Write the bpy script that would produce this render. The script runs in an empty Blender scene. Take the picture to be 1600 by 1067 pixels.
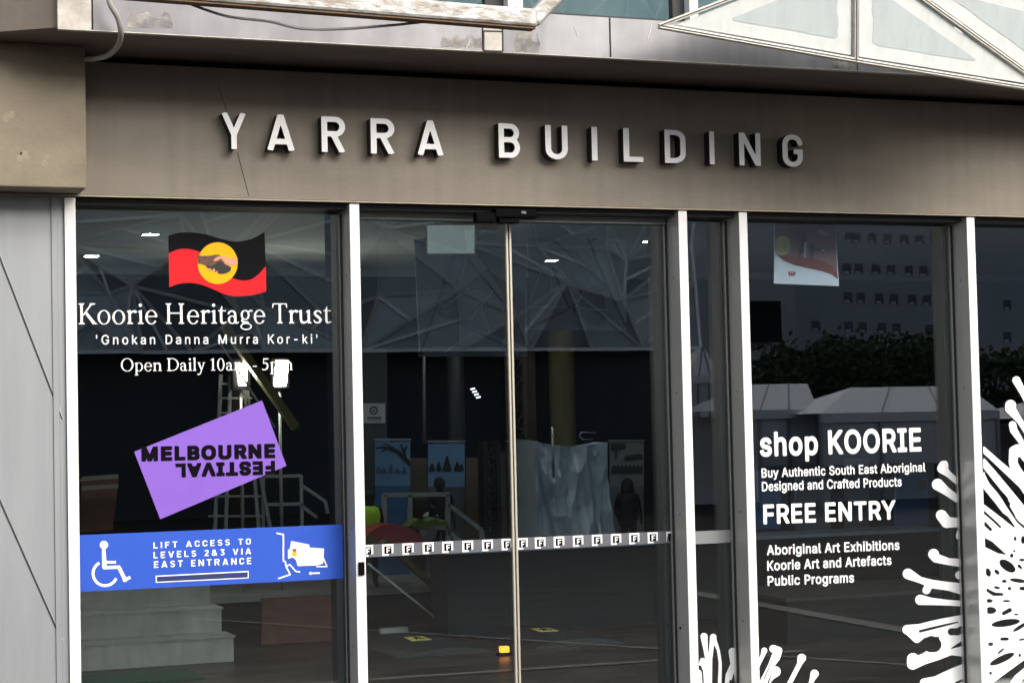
import bpy, bmesh, math, random
import numpy as np
from mathutils import Vector, Matrix

random.seed(7)
R = math.radians
SC = bpy.context.scene
COL = SC.collection

# ------------------------------------------------------------------ camera
F_PX, YAW, PITCH, ROLL = 3000.0, R(21.2267), R(2.5014), R(-1.2753)
cyw, syw, cpt, spt = math.cos(YAW), math.sin(YAW), math.cos(PITCH), math.sin(PITCH)
FWD = np.array([syw * cpt, cyw * cpt, spt])
_r = np.array([cyw, -syw, 0.0])
_u = np.cross(_r, FWD)
RGT = math.cos(ROLL) * _r + math.sin(ROLL) * _u
UPV = -math.sin(ROLL) * _r + math.cos(ROLL) * _u
EYE = np.array([-9.6 * syw, -9.6 * cyw, 1.6])
cam_d = bpy.data.cameras.new("camera")
cam_d.sensor_width = 36.0
cam_d.lens = F_PX / 1600.0 * 36.0
cam_d.clip_end = 600.0
cam = bpy.data.objects.new("camera", cam_d)
COL.objects.link(cam)
m = Matrix.Identity(4)
for i in range(3):
    m[i][0], m[i][1], m[i][2], m[i][3] = RGT[i], UPV[i], -FWD[i], EYE[i]
cam.matrix_world = m
SC.camera = cam

# ------------------------------------------------------------------ world, sun, exposure
SUN_DIR = Vector((0.42, -1.0, 0.68)).normalized()         # towards the sun
world = bpy.data.worlds.new("World")
SC.world = world
world.use_nodes = True
wn, wl = world.node_tree.nodes, world.node_tree.links
bg = wn["Background"]
sky = wn.new("ShaderNodeTexSky")
sky.sky_type = 'NISHITA'
sky.sun_disc = False
sky.sun_elevation = math.asin(SUN_DIR.z)
sky.sun_rotation = math.atan2(SUN_DIR.x, SUN_DIR.y)
sky.dust_density = 4.0
sky.air_density = 1.0
hsv = wn.new("ShaderNodeHueSaturation")
hsv.inputs["Saturation"].default_value = 0.5
wl.new(sky.outputs[0], hsv.inputs["Color"])
wl.new(hsv.outputs[0], bg.inputs["Color"])
bg.inputs["Strength"].default_value = 0.15
sd = bpy.data.lights.new("sun", 'SUN')
sd.energy = 1.05
sd.angle = R(42)
sd.color = (1.0, 0.96, 0.9)
sun = bpy.data.objects.new("sun", sd)
sun.rotation_euler = SUN_DIR.to_track_quat('Z', 'Y').to_euler()
COL.objects.link(sun)
SC.view_settings.view_transform = 'Standard'
SC.view_settings.look = 'None'
SC.view_settings.gamma = 1.0
SC.view_settings.exposure = 0.95
SC.render.engine = 'CYCLES'
SC.cycles.use_denoising = True
SC.cycles.max_bounces = 10
SC.cycles.transparent_max_bounces = 16


# ------------------------------------------------------------------ helpers
def at(px, py, Y=0.0):
    """the point of the vertical plane y = Y that the photo shows at pixel (px, py)"""
    d = RGT * (px - 800) / F_PX - UPV * (py - 533.5) / F_PX + FWD
    return EYE + d * ((Y - EYE[1]) / d[1])


def atz(px, py, Z=0.0):
    d = RGT * (px - 800) / F_PX - UPV * (py - 533.5) / F_PX + FWD
    return EYE + d * ((Z - EYE[2]) / d[2])


GY = 0.17          # outer face of the glass


def mir(px, py, D):
    """the real point in the square whose mirror image in the glass the photo shows at (px, py), D metres behind the glass"""
    p = at(px, py, GY + D)
    return np.array([p[0], GY - D, p[2]])


def hexc(r, g, b):
    f = lambda c: c / 12.92 if c <= 0.04045 else ((c + 0.055) / 1.055) ** 2.4
    return (f(r / 255), f(g / 255), f(b / 255))


MATS = {}


def mat(name, col, rough=0.6, metal=0.0, var=0.0, scale=3.0, stretch=(1, 1, 1), bump=0.0, bscale=60.0, col2=None, spec=0.5, detail=6.0, contrast=(0.35, 0.7), streak=0.0):
    """Principled material; var > 0 mixes in col2 (or a darker tone) by a noise that sits on the surface"""
    if name in MATS:
        return MATS[name]
    mt = bpy.data.materials.new(name)
    mt.use_nodes = True
    n, l = mt.node_tree.nodes, mt.node_tree.links
    b = n["Principled BSDF"]
    b.inputs["Base Color"].default_value = (*col, 1)
    b.inputs["Roughness"].default_value = rough
    b.inputs["Metallic"].default_value = metal
    b.inputs["Specular IOR Level"].default_value = spec
    tc = n.new("ShaderNodeTexCoord")
    mp = n.new("ShaderNodeMapping")
    mp.inputs["Scale"].default_value = stretch
    l.new(tc.outputs["Object"], mp.inputs["Vector"])
    if var > 0:
        nz = n.new("ShaderNodeTexNoise")
        nz.inputs["Scale"].default_value = scale
        nz.inputs["Detail"].default_value = detail
        nz.inputs["Roughness"].default_value = 0.62
        l.new(mp.outputs[0], nz.inputs["Vector"])
        rp = n.new("ShaderNodeMapRange")
        rp.inputs[1].default_value, rp.inputs[2].default_value = contrast
        rp.inputs[3].default_value, rp.inputs[4].default_value = 0.0, var
        l.new(nz.outputs["Fac"], rp.inputs[0])
        mx = n.new("ShaderNodeMix")
        mx.data_type = 'RGBA'
        mx.inputs[6].default_value = (*col, 1)
        mx.inputs[7].default_value = (*(col2 or tuple(c * 0.45 for c in col)), 1)
        l.new(rp.outputs[0], mx.inputs[0])
        colour = mx.outputs[2]
        if streak > 0:                                   # rain streaks and grime that run down the face
            ms = n.new("ShaderNodeMapping"); ms.inputs["Scale"].default_value = (9.0, 9.0, 0.5)
            l.new(tc.outputs["Object"], ms.inputs["Vector"])
            ns = n.new("ShaderNodeTexNoise"); ns.inputs["Scale"].default_value = 1.6; ns.inputs["Detail"].default_value = 8.0
            l.new(ms.outputs[0], ns.inputs["Vector"])
            rs = n.new("ShaderNodeMapRange"); rs.inputs[1].default_value, rs.inputs[2].default_value = 0.42, 0.75
            rs.inputs[3].default_value, rs.inputs[4].default_value = 0.0, streak
            l.new(ns.outputs["Fac"], rs.inputs[0])
            m2 = n.new("ShaderNodeMix"); m2.data_type = 'RGBA'
            m2.inputs[7].default_value = (*tuple(c * 0.4 for c in col), 1)
            l.new(rs.outputs[0], m2.inputs[0]); l.new(colour, m2.inputs[6])
            colour = m2.outputs[2]
        l.new(colour, b.inputs["Base Color"])
    if bump > 0:
        nb = n.new("ShaderNodeTexNoise")
        nb.inputs["Scale"].default_value = bscale
        nb.inputs["Detail"].default_value = 4.0
        l.new(mp.outputs[0], nb.inputs["Vector"])
        bp = n.new("ShaderNodeBump")
        bp.inputs["Strength"].default_value = bump
        bp.inputs["Distance"].default_value = 0.01
        l.new(nb.outputs["Fac"], bp.inputs["Height"])
        l.new(bp.outputs[0], b.inputs["Normal"])
    MATS[name] = mt
    return mt


def emit(name, col, strength):
    if name in MATS:
        return MATS[name]
    mt = bpy.data.materials.new(name)
    mt.use_nodes = True
    b = mt.node_tree.nodes["Principled BSDF"]
    b.inputs["Base Color"].default_value = (*col, 1)
    b.inputs["Emission Color"].default_value = (*col, 1)
    b.inputs["Emission Strength"].default_value = strength
    MATS[name] = mt
    return mt


def glass_mat(name, refl=0.10, tint=(0.90, 0.955, 0.975)):
    if name in MATS:
        return MATS[name]
    mt = bpy.data.materials.new(name)
    mt.use_nodes = True
    n, l = mt.node_tree.nodes, mt.node_tree.links
    n.remove(n["Principled BSDF"])
    out = n["Material Output"]
    tr = n.new("ShaderNodeBsdfTransparent")
    tr.inputs[0].default_value = (*tint, 1)
    gl = n.new("ShaderNodeBsdfGlossy")
    gl.inputs["Roughness"].default_value = 0.0
    lw = n.new("ShaderNodeLayerWeight")
    lw.inputs["Blend"].default_value = 0.5
    pw = n.new("ShaderNodeMath")
    pw.operation = 'POWER'
    pw.inputs[1].default_value = 5.0
    l.new(lw.outputs["Facing"], pw.inputs[0])
    mr = n.new("ShaderNodeMapRange")
    mr.inputs[3].default_value, mr.inputs[4].default_value = refl, 0.9
    l.new(pw.outputs[0], mr.inputs[0])
    mx = n.new("ShaderNodeMixShader")
    l.new(mr.outputs[0], mx.inputs[0])
    l.new(tr.outputs[0], mx.inputs[1])
    l.new(gl.outputs[0], mx.inputs[2])
    l.new(mx.outputs[0], out.inputs[0])
    MATS[name] = mt
    return mt


def empty(name, loc):
    o = bpy.data.objects.new(name, None)
    o.empty_display_size = 0.1
    o.location = loc
    COL.objects.link(o)
    return o


def tag(o, label=None, cat=None, group=None, kind=None):
    if label: o["label"] = label
    if cat: o["category"] = cat
    if group: o["group"] = group
    if kind: o["kind"] = kind
    return o


def wloc(o):
    p = Vector(o.location)
    while o.parent:
        o = o.parent
        p = p + Vector(o.location)
    return p


class MB:
    """collects shapes in world coordinates; build() links them as ONE mesh object"""
    def __init__(s):
        s.v, s.f, s.mi, s.smooth = [], [], [], []

    def add(s, vs, fs, mi=0, smooth=False):
        k = len(s.v)
        s.v += [tuple(map(float, p)) for p in vs]
        s.f += [tuple(i + k for i in f) for f in fs]
        s.mi += [mi] * len(fs)
        s.smooth += [smooth] * len(fs)
        return s

    def box(s, x0, x1, y0, y1, z0, z1, mi=0):
        v = [(x, y, z) for x in (x0, x1) for y in (y0, y1) for z in (z0, z1)]
        return s.add(v, [(0, 1, 3, 2), (4, 6, 7, 5), (0, 4, 5, 1), (2, 3, 7, 6), (0, 2, 6, 4), (1, 5, 7, 3)], mi)

    def prism(s, poly, off, mi=0):
        """poly: 3-D points of a flat outline; off: thickness vector"""
        n = len(poly)
        off = np.array(off, float)
        a = [np.array(p, float) for p in poly]
        b = [p + off for p in a]
        fs = [tuple(range(n)), tuple(range(2 * n - 1, n - 1, -1))]
        fs += [(i, i + n, (i + 1) % n + n, (i + 1) % n) for i in range(n)]
        return s.add(a + b, fs, mi)

    def bar(s, p, q, w, h=None, up=(0, 0, 1), mi=0):
        """a square bar from p to q, w across, h along up"""
        p, q = Vector(p), Vector(q)
        h = h or w
        d = (q - p).normalized()
        a = d.cross(Vector(up))
        if a.length < 1e-4: a = d.cross(Vector((0, 1, 0)))
        a.normalize()
        b = a.cross(d).normalized()
        c = [(-1, -1), (1, -1), (1, 1), (-1, 1)]
        v = [p + a * (w / 2 * x) + b * (h / 2 * y) for x, y in c] + [q + a * (w / 2 * x) + b * (h / 2 * y) for x, y in c]
        return s.add(v, [(3, 2, 1, 0), (4, 5, 6, 7)] + [(i, (i + 1) % 4, (i + 1) % 4 + 4, i + 4) for i in range(4)], mi)

    def tube(s, pts, rad, seg=10, mi=0, cap=True):
        pts = [Vector(p) for p in pts]
        rad = rad if isinstance(rad, (list, tuple)) else [rad] * len(pts)
        rings = []
        a0 = None
        for i, p in enumerate(pts):
            d = (pts[min(i + 1, len(pts) - 1)] - pts[max(i - 1, 0)]).normalized()
            if a0 is None:
                a0 = d.cross(Vector((0, 0, 1)))
                if a0.length < 1e-3: a0 = d.cross(Vector((0, 1, 0)))
            a = (a0 - d * a0.dot(d)).normalized()
            a0 = a
            b = d.cross(a)
            rings.append([p + (a * math.cos(t) + b * math.sin(t)) * rad[i] for t in [2 * math.pi * k / seg for k in range(seg)]])
        v = [p for r in rings for p in r]
        f = []
        for i in range(len(pts) - 1):
            for k in range(seg):
                f.append((i * seg + k, i * seg + (k + 1) % seg, (i + 1) * seg + (k + 1) % seg, (i + 1) * seg + k))
        s.add(v, f, mi, True)
        if cap:
            k = len(s.v) - len(v)
            s.f += [tuple(k + i for i in reversed(range(seg))), tuple(k + len(v) - seg + i for i in range(seg))]
            s.mi += [mi, mi]
            s.smooth += [False, False]
        return s

    def build(s, name, mats, parent=None, bevel=0.0):
        me = bpy.data.meshes.new(name)
        base = wloc(parent) if parent else Vector((0, 0, 0))
        me.from_pydata([(x - base.x, y - base.y, z - base.z) for x, y, z in s.v], [], s.f)
        for i, p in enumerate(me.polygons):
            p.material_index = s.mi[i]
            p.use_smooth = s.smooth[i]
        bm = bmesh.new()
        bm.from_mesh(me)
        bmesh.ops.recalc_face_normals(bm, faces=bm.faces)
        bm.to_mesh(me)
        bm.free()
        for q in (mats if isinstance(mats, (list, tuple)) else [mats]):
            me.materials.append(q)
        o = bpy.data.objects.new(name, me)
        COL.objects.link(o)
        if parent: o.parent = parent
        if bevel > 0:
            md = o.modifiers.new("edge", 'BEVEL')
            md.width = bevel
            md.segments = 2
            md.limit_method = 'ANGLE'
        return o


def copy_tree(o, parent=None):
    c = o.copy()
    COL.objects.link(c)
    if parent: c.parent = parent
    for ch in list(o.children): copy_tree(ch, c)
    return c


# ------------------------------------------------------------------ flat shapes: signed distance -> outline -> sheet
def d_seg(X, Y, a, b, r0, r1=None):
    r1 = r0 if r1 is None else r1
    ax, ay = a; bx, by = b
    dx, dy = bx - ax, by - ay
    L = dx * dx + dy * dy + 1e-12
    t = np.clip(((X - ax) * dx + (Y - ay) * dy) / L, 0, 1)
    return np.hypot(X - ax - t * dx, Y - ay - t * dy) - (r0 + (r1 - r0) * t)


def d_box(X, Y, a, b, w):
    """flat-ended stroke from a to b"""
    ax, ay = a; bx, by = b
    L = math.hypot(bx - ax, by - ay)
    ux, uy = (bx - ax) / L, (by - ay) / L
    u = (X - ax) * ux + (Y - ay) * uy - L / 2
    v = -(X - ax) * uy + (Y - ay) * ux
    return np.maximum(np.abs(u) - L / 2, np.abs(v) - w / 2)


def d_poly(X, Y, loops):
    """distance to a set of closed loops, non-zero winding inside"""
    d = np.full(X.shape, 1e9)
    w = np.zeros(X.shape, int)
    for lp in loops:
        n = len(lp)
        for i in range(n):
            (ax, ay), (bx, by) = lp[i], lp[(i + 1) % n]
            if ax == bx and ay == by: continue
            d = np.minimum(d, d_seg(X, Y, (ax, ay), (bx, by), 0.0))
            cr = (bx - ax) * (Y - ay) - (by - ay) * (X - ax)
            w += ((ay <= Y) & (by > Y) & (cr > 0)).astype(int) - ((ay > Y) & (by <= Y) & (cr < 0)).astype(int)
    return np.where(w != 0, -d, d)


def d_ell(X, Y, cx, cy, rx, ry, rot=0.0):
    c, s = math.cos(rot), math.sin(rot)
    x, y = (X - cx) * c + (Y - cy) * s, -(X - cx) * s + (Y - cy) * c
    return (np.hypot(x / rx, y / ry) - 1) * min(rx, ry)


def outline(fn, x0, x1, y0, y1, h, tol=0.0):
    """closed outlines of fn < 0 by marching squares"""
    xs = np.arange(x0, x1 + h, h)
    ys = np.arange(y0, y1 + h, h)
    X, Y = np.meshgrid(xs, ys)
    D = fn(X, Y)
    D[0, :] = D[-1, :] = 1.0
    D[:, 0] = D[:, -1] = 1.0
    D = np.where(np.abs(D) < 1e-9, 1e-9, D)
    ins = D < 0
    code = ins[:-1, :-1] * 1 + ins[:-1, 1:] * 2 + ins[1:, 1:] * 4 + ins[1:, :-1] * 8
    T = {1: [(3, 0)], 2: [(0, 1)], 3: [(3, 1)], 4: [(1, 2)], 5: [(3, 0), (1, 2)], 6: [(0, 2)], 7: [(3, 2)], 8: [(2, 3)], 9: [(2, 0)], 10: [(0, 1), (2, 3)], 11: [(2, 1)], 12: [(1, 3)], 13: [(1, 0)], 14: [(0, 3)]}
    nxt, pos = {}, {}

    def key(j, i, e):
        if e == 0: k = (0, j, i)
        elif e == 2: k = (0, j + 1, i)
        elif e == 3: k = (1, j, i)
        else: k = (1, j, i + 1)
        if k not in pos:
            o, jj, ii = k
            a = D[jj, ii]
            b = D[jj, ii + 1] if o == 0 else D[jj + 1, ii]
            t = a / (a - b)
            pos[k] = (xs[ii] + (t * h if o == 0 else 0), ys[jj] + (t * h if o == 1 else 0))
        return k
    for j, i in zip(*np.nonzero((code > 0) & (code < 15))):
        for a, b in T[int(code[j, i])]:
            nxt[key(j, i, a)] = key(j, i, b)
    loops = []
    while nxt:
        k0, k = next(iter(nxt.items()))
        del nxt[k0]
        lp = [k0]
        while k != k0 and k in nxt:
            lp.append(k)
            k = nxt.pop(k)
        p = [pos[q] for q in lp]
        # drop points that lie on the line between their neighbours
        out = [p[0]]
        for q in range(1, len(p)):
            a, b, c = out[-1], p[q], p[(q + 1) % len(p)]
            L = math.hypot(c[0] - a[0], c[1] - a[1]) + 1e-12
            if abs((c[0] - a[0]) * (b[1] - a[1]) - (c[1] - a[1]) * (b[0] - a[0])) / L > h * 0.06 or L > h * 14:
                out.append(b)
        if len(out) > 2: loops.append(out)
    return loops


def sheet(name, loops, y, thick, mt, parent=None):
    """flat loops (x, z) filled by even-odd on the plane y, with the given thickness towards the street"""
    cu = bpy.data.curves.new(name, 'CURVE')
    cu.dimensions = '2D'
    cu.fill_mode = 'BOTH'
    cu.extrude = thick / 2
    for lp in loops:
        sp = cu.splines.new('POLY')
        sp.points.add(len(lp) - 1)
        sp.use_cyclic_u = True
        for q, (a, b) in enumerate(lp): sp.points[q].co = (a, b, 0, 1)
    tmp = bpy.data.objects.new(name, cu)
    me = bpy.data.meshes.new_from_object(tmp)
    bpy.data.objects.remove(tmp)
    bpy.data.curves.remove(cu)
    me.name = name
    base = wloc(parent) if parent else Vector((0, 0, 0))
    for v in me.vertices:
        x, z, e = v.co
        v.co = (x - base.x, y - thick / 2 - e - base.y, z - base.z)
    me.materials.clear()
    me.materials.append(mt)
    for p in me.polygons: p.use_smooth = False
    bm = bmesh.new(); bm.from_mesh(me); bmesh.ops.recalc_face_normals(bm, faces=bm.faces); bm.to_mesh(me); bm.free()
    o = bpy.data.objects.new(name, me)
    COL.objects.link(o)
    if parent: o.parent = parent
    return o


def px_loops(loops, Y):
    """loops drawn in photo pixels, laid on the plane y = Y"""
    return [[tuple(at(a, b, Y)[[0, 2]]) for a, b in lp] for lp in loops]


# ---- lettering
GLY = {}       # grotesque outlines, filled below


def gro_text(text, weight=18.0, track=0.0):
    """outlines of a line of bold grotesque; units of 1000 to the em; returns loops, width"""
    x, loops = 0.0, []
    for ch in text:
        if ch == ' ':
            x += 230 + track
            continue
        adv, lp = GLY[ch]
        if ch not in CACHE_G.setdefault(weight, {}):
            px = [p[0] for l_ in lp for p in l_]
            py = [p[1] for l_ in lp for p in l_]
            CACHE_G[weight][ch] = outline(lambda X, Y: d_poly(X, Y, lp) - weight, min(px) - 45, max(px) + 45, min(py) - 45, max(py) + 45, 6.5)
        loops += [[(a + x, b) for a, b in l_] for l_ in CACHE_G[weight][ch]]
        x += adv + weight * 1.6 + track
    return loops


CACHE_G = {}


def fit_line(loops, p0, p1, cap, capu, Y, flip=False):
    """lays a line of lettering between the pixel points p0 (start of baseline) and p1 (end of baseline) on plane y = Y; cap is the cap height in pixels at the start"""
    A, B = at(*p0, Y)[[0, 2]], at(*p1, Y)[[0, 2]]
    H = np.linalg.norm(at(p0[0], p0[1] - cap, Y)[[0, 2]] - A)
    xs = [a for l_ in loops for a, b in l_]
    x0, x1 = min(xs), max(xs)
    u = B - A
    nrm = np.array([-u[1], u[0]]) / np.linalg.norm(u)
    if flip: nrm = -nrm
    return [[tuple(A + u * ((a - x0) / (x1 - x0)) + nrm * (b / capu * H)) for a, b in l_] for l_ in loops]
GLY.update({
"'":(206,[[[78,318],[70,509],[136,509],[128,318]]]),
'-':(453,[[[337,244],[337,188],[114,188],[114,244]]]),
'A':(480,[[[16,0],[201,509],[276,509],[463,0],[395,0],[287,302],[264,372],[232,478],[245,478],[213,371],[191,302],[85,0]],[[110,142],[110,199],[370,199],[370,142]]]),
'B':(456,[[[60,0],[60,509],[241,509],[274,507],[304,501],[329,491],[350,477],[367,461],[381,442],[390,421],[396,398],[398,374],[397,353],[393,336],[387,320],[378,307],[368,295],[356,286],[343,278],[329,272],[315,267],[315,262],[331,260],[347,254],[363,245],[378,234],[391,220],[402,203],[411,184],[416,161],[418,136],[416,111],[410,88],[400,67],[386,48],[368,31],[344,18],[317,8],[284,2],[247,0]],[[125,57],[245,57],[281,60],[309,67],[330,80],[344,96],[353,115],[355,137],[354,153],[350,169],[342,184],[333,197],[320,209],[306,218],[289,225],[269,229],[248,231],[125,231]],[[125,285],[238,285],[256,287],[273,290],[288,296],[302,304],[314,314],[323,326],[330,340],[335,355],[336,372],[333,393],[326,412],[313,429],[294,442],[270,449],[240,452],[125,452]]]),
'C':(510,[[[267,-7],[225,-3],[186,7],[150,25],[119,49],[92,79],[70,115],[53,157],[44,203],[40,254],[44,305],[53,352],[70,393],[92,429],[119,459],[150,484],[186,501],[225,512],[267,516],[293,514],[317,511],[340,504],[362,496],[383,485],[402,471],[419,456],[435,438],[448,418],[459,397],[467,373],[473,348],[408,348],[404,365],[397,380],[389,395],[380,407],[369,418],[357,428],[344,437],[330,444],[315,449],[300,453],[284,455],[267,456],[237,453],[209,445],[184,432],[161,414],[141,391],[125,364],[113,332],[106,295],[103,254],[106,213],[113,177],[125,145],[141,117],[161,94],[184,76],[210,63],[237,56],[267,53],[284,54],[300,56],[315,60],[330,65],[344,72],[357,81],[369,90],[380,102],[389,114],[397,128],[404,144],[408,160],[473,160],[467,135],[459,112],[448,91],[435,71],[420,53],[402,38],[383,24],[363,13],[341,5],[317,-2],[293,-6]]]),
'D':(502,[[[219,0],[96,0],[96,57],[215,57],[254,60],[288,68],[318,81],[343,99],[363,122],[379,149],[390,181],[397,216],[399,255],[397,294],[390,329],[379,361],[364,388],[344,410],[320,428],[291,441],[258,449],[221,452],[93,452],[93,509],[225,509],[273,505],[315,495],[353,478],[385,455],[412,426],[433,391],[449,351],[458,306],[462,255],[458,205],[449,159],[433,119],[411,83],[384,54],[351,31],[312,14],[268,3]],[[125,509],[125,0],[60,0],[60,509]]]),
'E':(419,[[[60,0],[60,509],[372,509],[372,452],[125,452],[125,286],[355,286],[355,229],[125,229],[125,57],[375,57],[375,0]]]),
'F':(410,[[[60,0],[60,509],[369,509],[369,452],[125,452],[125,278],[346,278],[346,221],[125,221],[125,0]]]),
'G':(520,[[[269,-7],[225,-3],[185,7],[149,25],[118,49],[91,79],[69,116],[53,157],[43,203],[40,254],[43,305],[53,352],[69,393],[91,429],[117,459],[149,484],[184,501],[223,512],[265,516],[291,514],[316,510],[340,504],[363,494],[384,483],[403,469],[421,453],[436,436],[449,416],[460,395],[468,373],[474,349],[408,349],[402,365],[395,379],[387,393],[378,406],[368,417],[356,427],[344,436],[330,443],[315,448],[300,453],[283,455],[265,456],[236,453],[209,445],[183,432],[160,414],[141,392],[125,364],[113,332],[106,295],[103,254],[106,213],[113,177],[125,145],[141,117],[161,95],[184,76],[210,63],[238,56],[269,53],[296,55],[322,61],[345,71],[365,85],[382,102],[396,123],[407,147],[413,173],[415,202],[434,199],[283,199],[283,256],[478,256],[478,200],[475,160],[466,124],[451,91],[431,62],[406,38],[377,19],[344,5],[308,-4]]]),
'I':(300,[[[31,0],[31,57],[118,57],[118,452],[31,452],[31,509],[269,509],[269,452],[183,452],[183,57],[269,57],[269,0]]]),
'K':(467,[[[104,145],[104,216],[139,261],[174,303],[212,344],[364,509],[448,509],[231,276],[228,276]],[[60,0],[60,509],[125,509],[125,334],[124,225],[125,193],[125,0]],[[372,0],[188,259],[228,309],[449,0]]]),
'L':(393,[[[60,0],[60,509],[125,509],[125,57],[361,57],[361,0]]]),
'M':(628,[[[60,0],[60,509],[152,509],[277,187],[287,159],[299,123],[311,84],[322,49],[307,49],[318,83],[330,121],[342,158],[352,187],[476,509],[568,509],[568,0],[504,0],[504,291],[504,327],[505,369],[506,413],[507,457],[513,457],[498,409],[482,363],[467,322],[456,291],[342,0],[286,0],[170,291],[159,321],[145,361],[129,408],[112,457],[119,457],[120,416],[121,372],[122,328],[122,291],[122,0]]]),
'N':(523,[[[60,0],[60,509],[136,509],[343,183],[363,151],[388,107],[414,55],[405,54],[401,108],[399,157],[399,195],[399,509],[463,509],[463,0],[387,0],[202,290],[177,331],[148,381],[108,452],[119,454],[122,384],[124,328],[125,291],[125,0]]]),
'O':(533,[[[267,-7],[225,-3],[186,7],[150,25],[119,49],[92,79],[70,115],[53,157],[44,203],[40,254],[44,305],[53,352],[70,393],[92,429],[119,459],[150,484],[186,501],[225,512],[267,516],[309,512],[348,501],[384,484],[415,459],[442,429],[464,393],[480,352],[490,305],[493,254],[490,203],[480,157],[464,115],[442,79],[415,49],[384,25],[348,7],[309,-3]],[[267,53],[296,55],[324,63],[349,76],[372,94],[392,116],[408,144],[420,176],[428,213],[430,254],[428,295],[420,332],[408,365],[392,392],[372,415],[349,433],[324,446],[296,453],[267,456],[237,453],[210,445],[184,433],[161,415],[142,392],[125,364],[113,332],[106,295],[103,254],[106,213],[113,176],[125,144],[142,117],[161,94],[184,76],[210,63],[237,55]]]),
'P':(445,[[[60,0],[60,509],[235,509],[272,506],[305,499],[332,487],[356,471],[375,452],[390,430],[400,404],[407,377],[409,348],[407,318],[400,291],[390,265],[375,243],[356,223],[332,207],[305,195],[272,188],[235,186],[109,186],[109,242],[233,242],[257,244],[279,248],[297,256],[312,266],[324,279],[333,294],[339,310],[343,328],[344,348],[343,367],[339,385],[333,402],[324,416],[312,428],[297,439],[279,446],[257,451],[232,452],[125,452],[125,0]]]),
'R':(449,[[[60,0],[60,509],[236,509],[273,506],[305,500],[333,489],[356,473],[376,455],[390,433],[401,408],[407,381],[409,352],[407,323],[401,296],[390,271],[376,250],[356,232],[333,217],[305,206],[273,200],[236,198],[96,198],[96,255],[234,255],[258,256],[280,260],[298,267],[313,276],[325,287],[334,300],[340,316],[344,333],[345,352],[344,371],[340,389],[334,405],[325,419],[313,430],[298,440],[279,446],[258,451],[233,452],[125,452],[125,0]],[[353,0],[230,229],[303,229],[428,0]]]),
'S':(447,[[[224,-9],[188,-7],[156,-1],[128,9],[102,23],[81,40],[64,60],[51,83],[42,109],[38,137],[104,137],[108,118],[114,102],[123,88],[136,76],[150,66],[166,59],[185,53],[204,50],[224,49],[246,50],[267,54],[286,60],[303,69],[317,79],[329,92],[338,106],[344,122],[346,139],[344,154],[340,168],[332,179],[322,189],[310,197],[296,205],[280,211],[263,217],[245,222],[184,239],[145,253],[112,269],[86,289],[67,313],[56,341],[52,372],[54,400],[62,425],[75,448],[92,468],[113,484],[138,498],[165,508],[195,514],[227,516],[259,514],[289,508],[316,498],[340,484],[360,468],[377,449],[390,427],[398,403],[401,378],[337,378],[332,402],[320,421],[302,437],[280,449],[254,456],[225,459],[204,457],[185,454],[167,448],[152,440],[139,430],[129,418],[121,405],[117,391],[115,376],[117,359],[122,345],[131,334],[142,324],[155,315],[169,308],[184,302],[198,297],[212,293],[264,279],[312,264],[328,256],[344,248],[359,238],[372,226],[384,213],[395,198],[402,180],[407,161],[408,139],[406,112],[399,87],[386,64],[370,43],[349,25],[323,11],[294,0],[261,-7]]]),
'T':(449,[[[32,452],[32,509],[417,509],[417,452],[257,452],[257,0],[193,0],[193,452]]]),
'U':(517,[[[259,-8],[220,-6],[186,2],[154,15],[126,33],[103,55],[85,80],[71,108],[63,140],[60,173],[60,509],[124,509],[124,178],[126,155],[132,133],[141,113],[153,95],[169,80],[187,68],[208,59],[232,53],[259,52],[285,53],[309,59],[331,68],[349,80],[364,95],[377,113],[385,133],[391,155],[393,178],[393,509],[457,509],[457,173],[454,140],[446,108],[433,80],[414,55],[391,33],[363,15],[332,2],[297,-6]]]),
'V':(480,[[[204,0],[16,509],[84,509],[192,206],[215,137],[248,31],[235,31],[267,138],[290,206],[395,509],[463,509],[278,0]]]),
'Y':(472,[[[203,0],[203,208],[16,509],[91,509],[192,344],[222,292],[231,274],[240,254],[250,230],[224,230],[233,254],[242,275],[251,293],[280,344],[381,509],[455,509],[268,208],[268,0]]]),
'a':(389,[[[160,-9],[137,-7],[115,-3],[94,5],[76,15],[60,29],[48,45],[38,63],[32,84],[30,108],[32,128],[36,146],[43,161],[53,174],[64,184],[78,193],[92,200],[108,206],[125,211],[178,220],[234,227],[247,229],[257,231],[265,235],[271,240],[274,246],[276,255],[276,257],[275,272],[272,285],[267,297],[260,307],[251,315],[240,322],[227,327],[212,330],[196,331],[178,330],[163,327],[149,322],[137,316],[127,309],[118,301],[110,292],[104,283],[100,274],[41,291],[51,313],[64,331],[79,346],[95,358],[114,368],[133,375],[153,380],[173,383],[194,384],[208,384],[223,382],[239,379],[255,375],[271,369],[286,360],[300,350],[312,336],[322,320],[330,301],[335,278],[337,251],[337,0],[277,0],[277,52],[272,52],[267,43],[260,34],[252,25],[242,16],[229,8],[215,1],[199,-4],[181,-7]],[[170,45],[192,47],[211,51],[228,59],[242,68],[254,80],[263,93],[270,108],[274,122],[276,138],[276,190],[272,187],[267,184],[259,182],[231,176],[200,171],[175,168],[161,166],[147,163],[134,159],[122,153],[112,147],[103,139],[97,130],[93,118],[92,105],[93,93],[96,82],[102,72],[109,64],[119,57],[130,52],[142,48],[156,46]]]),
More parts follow.
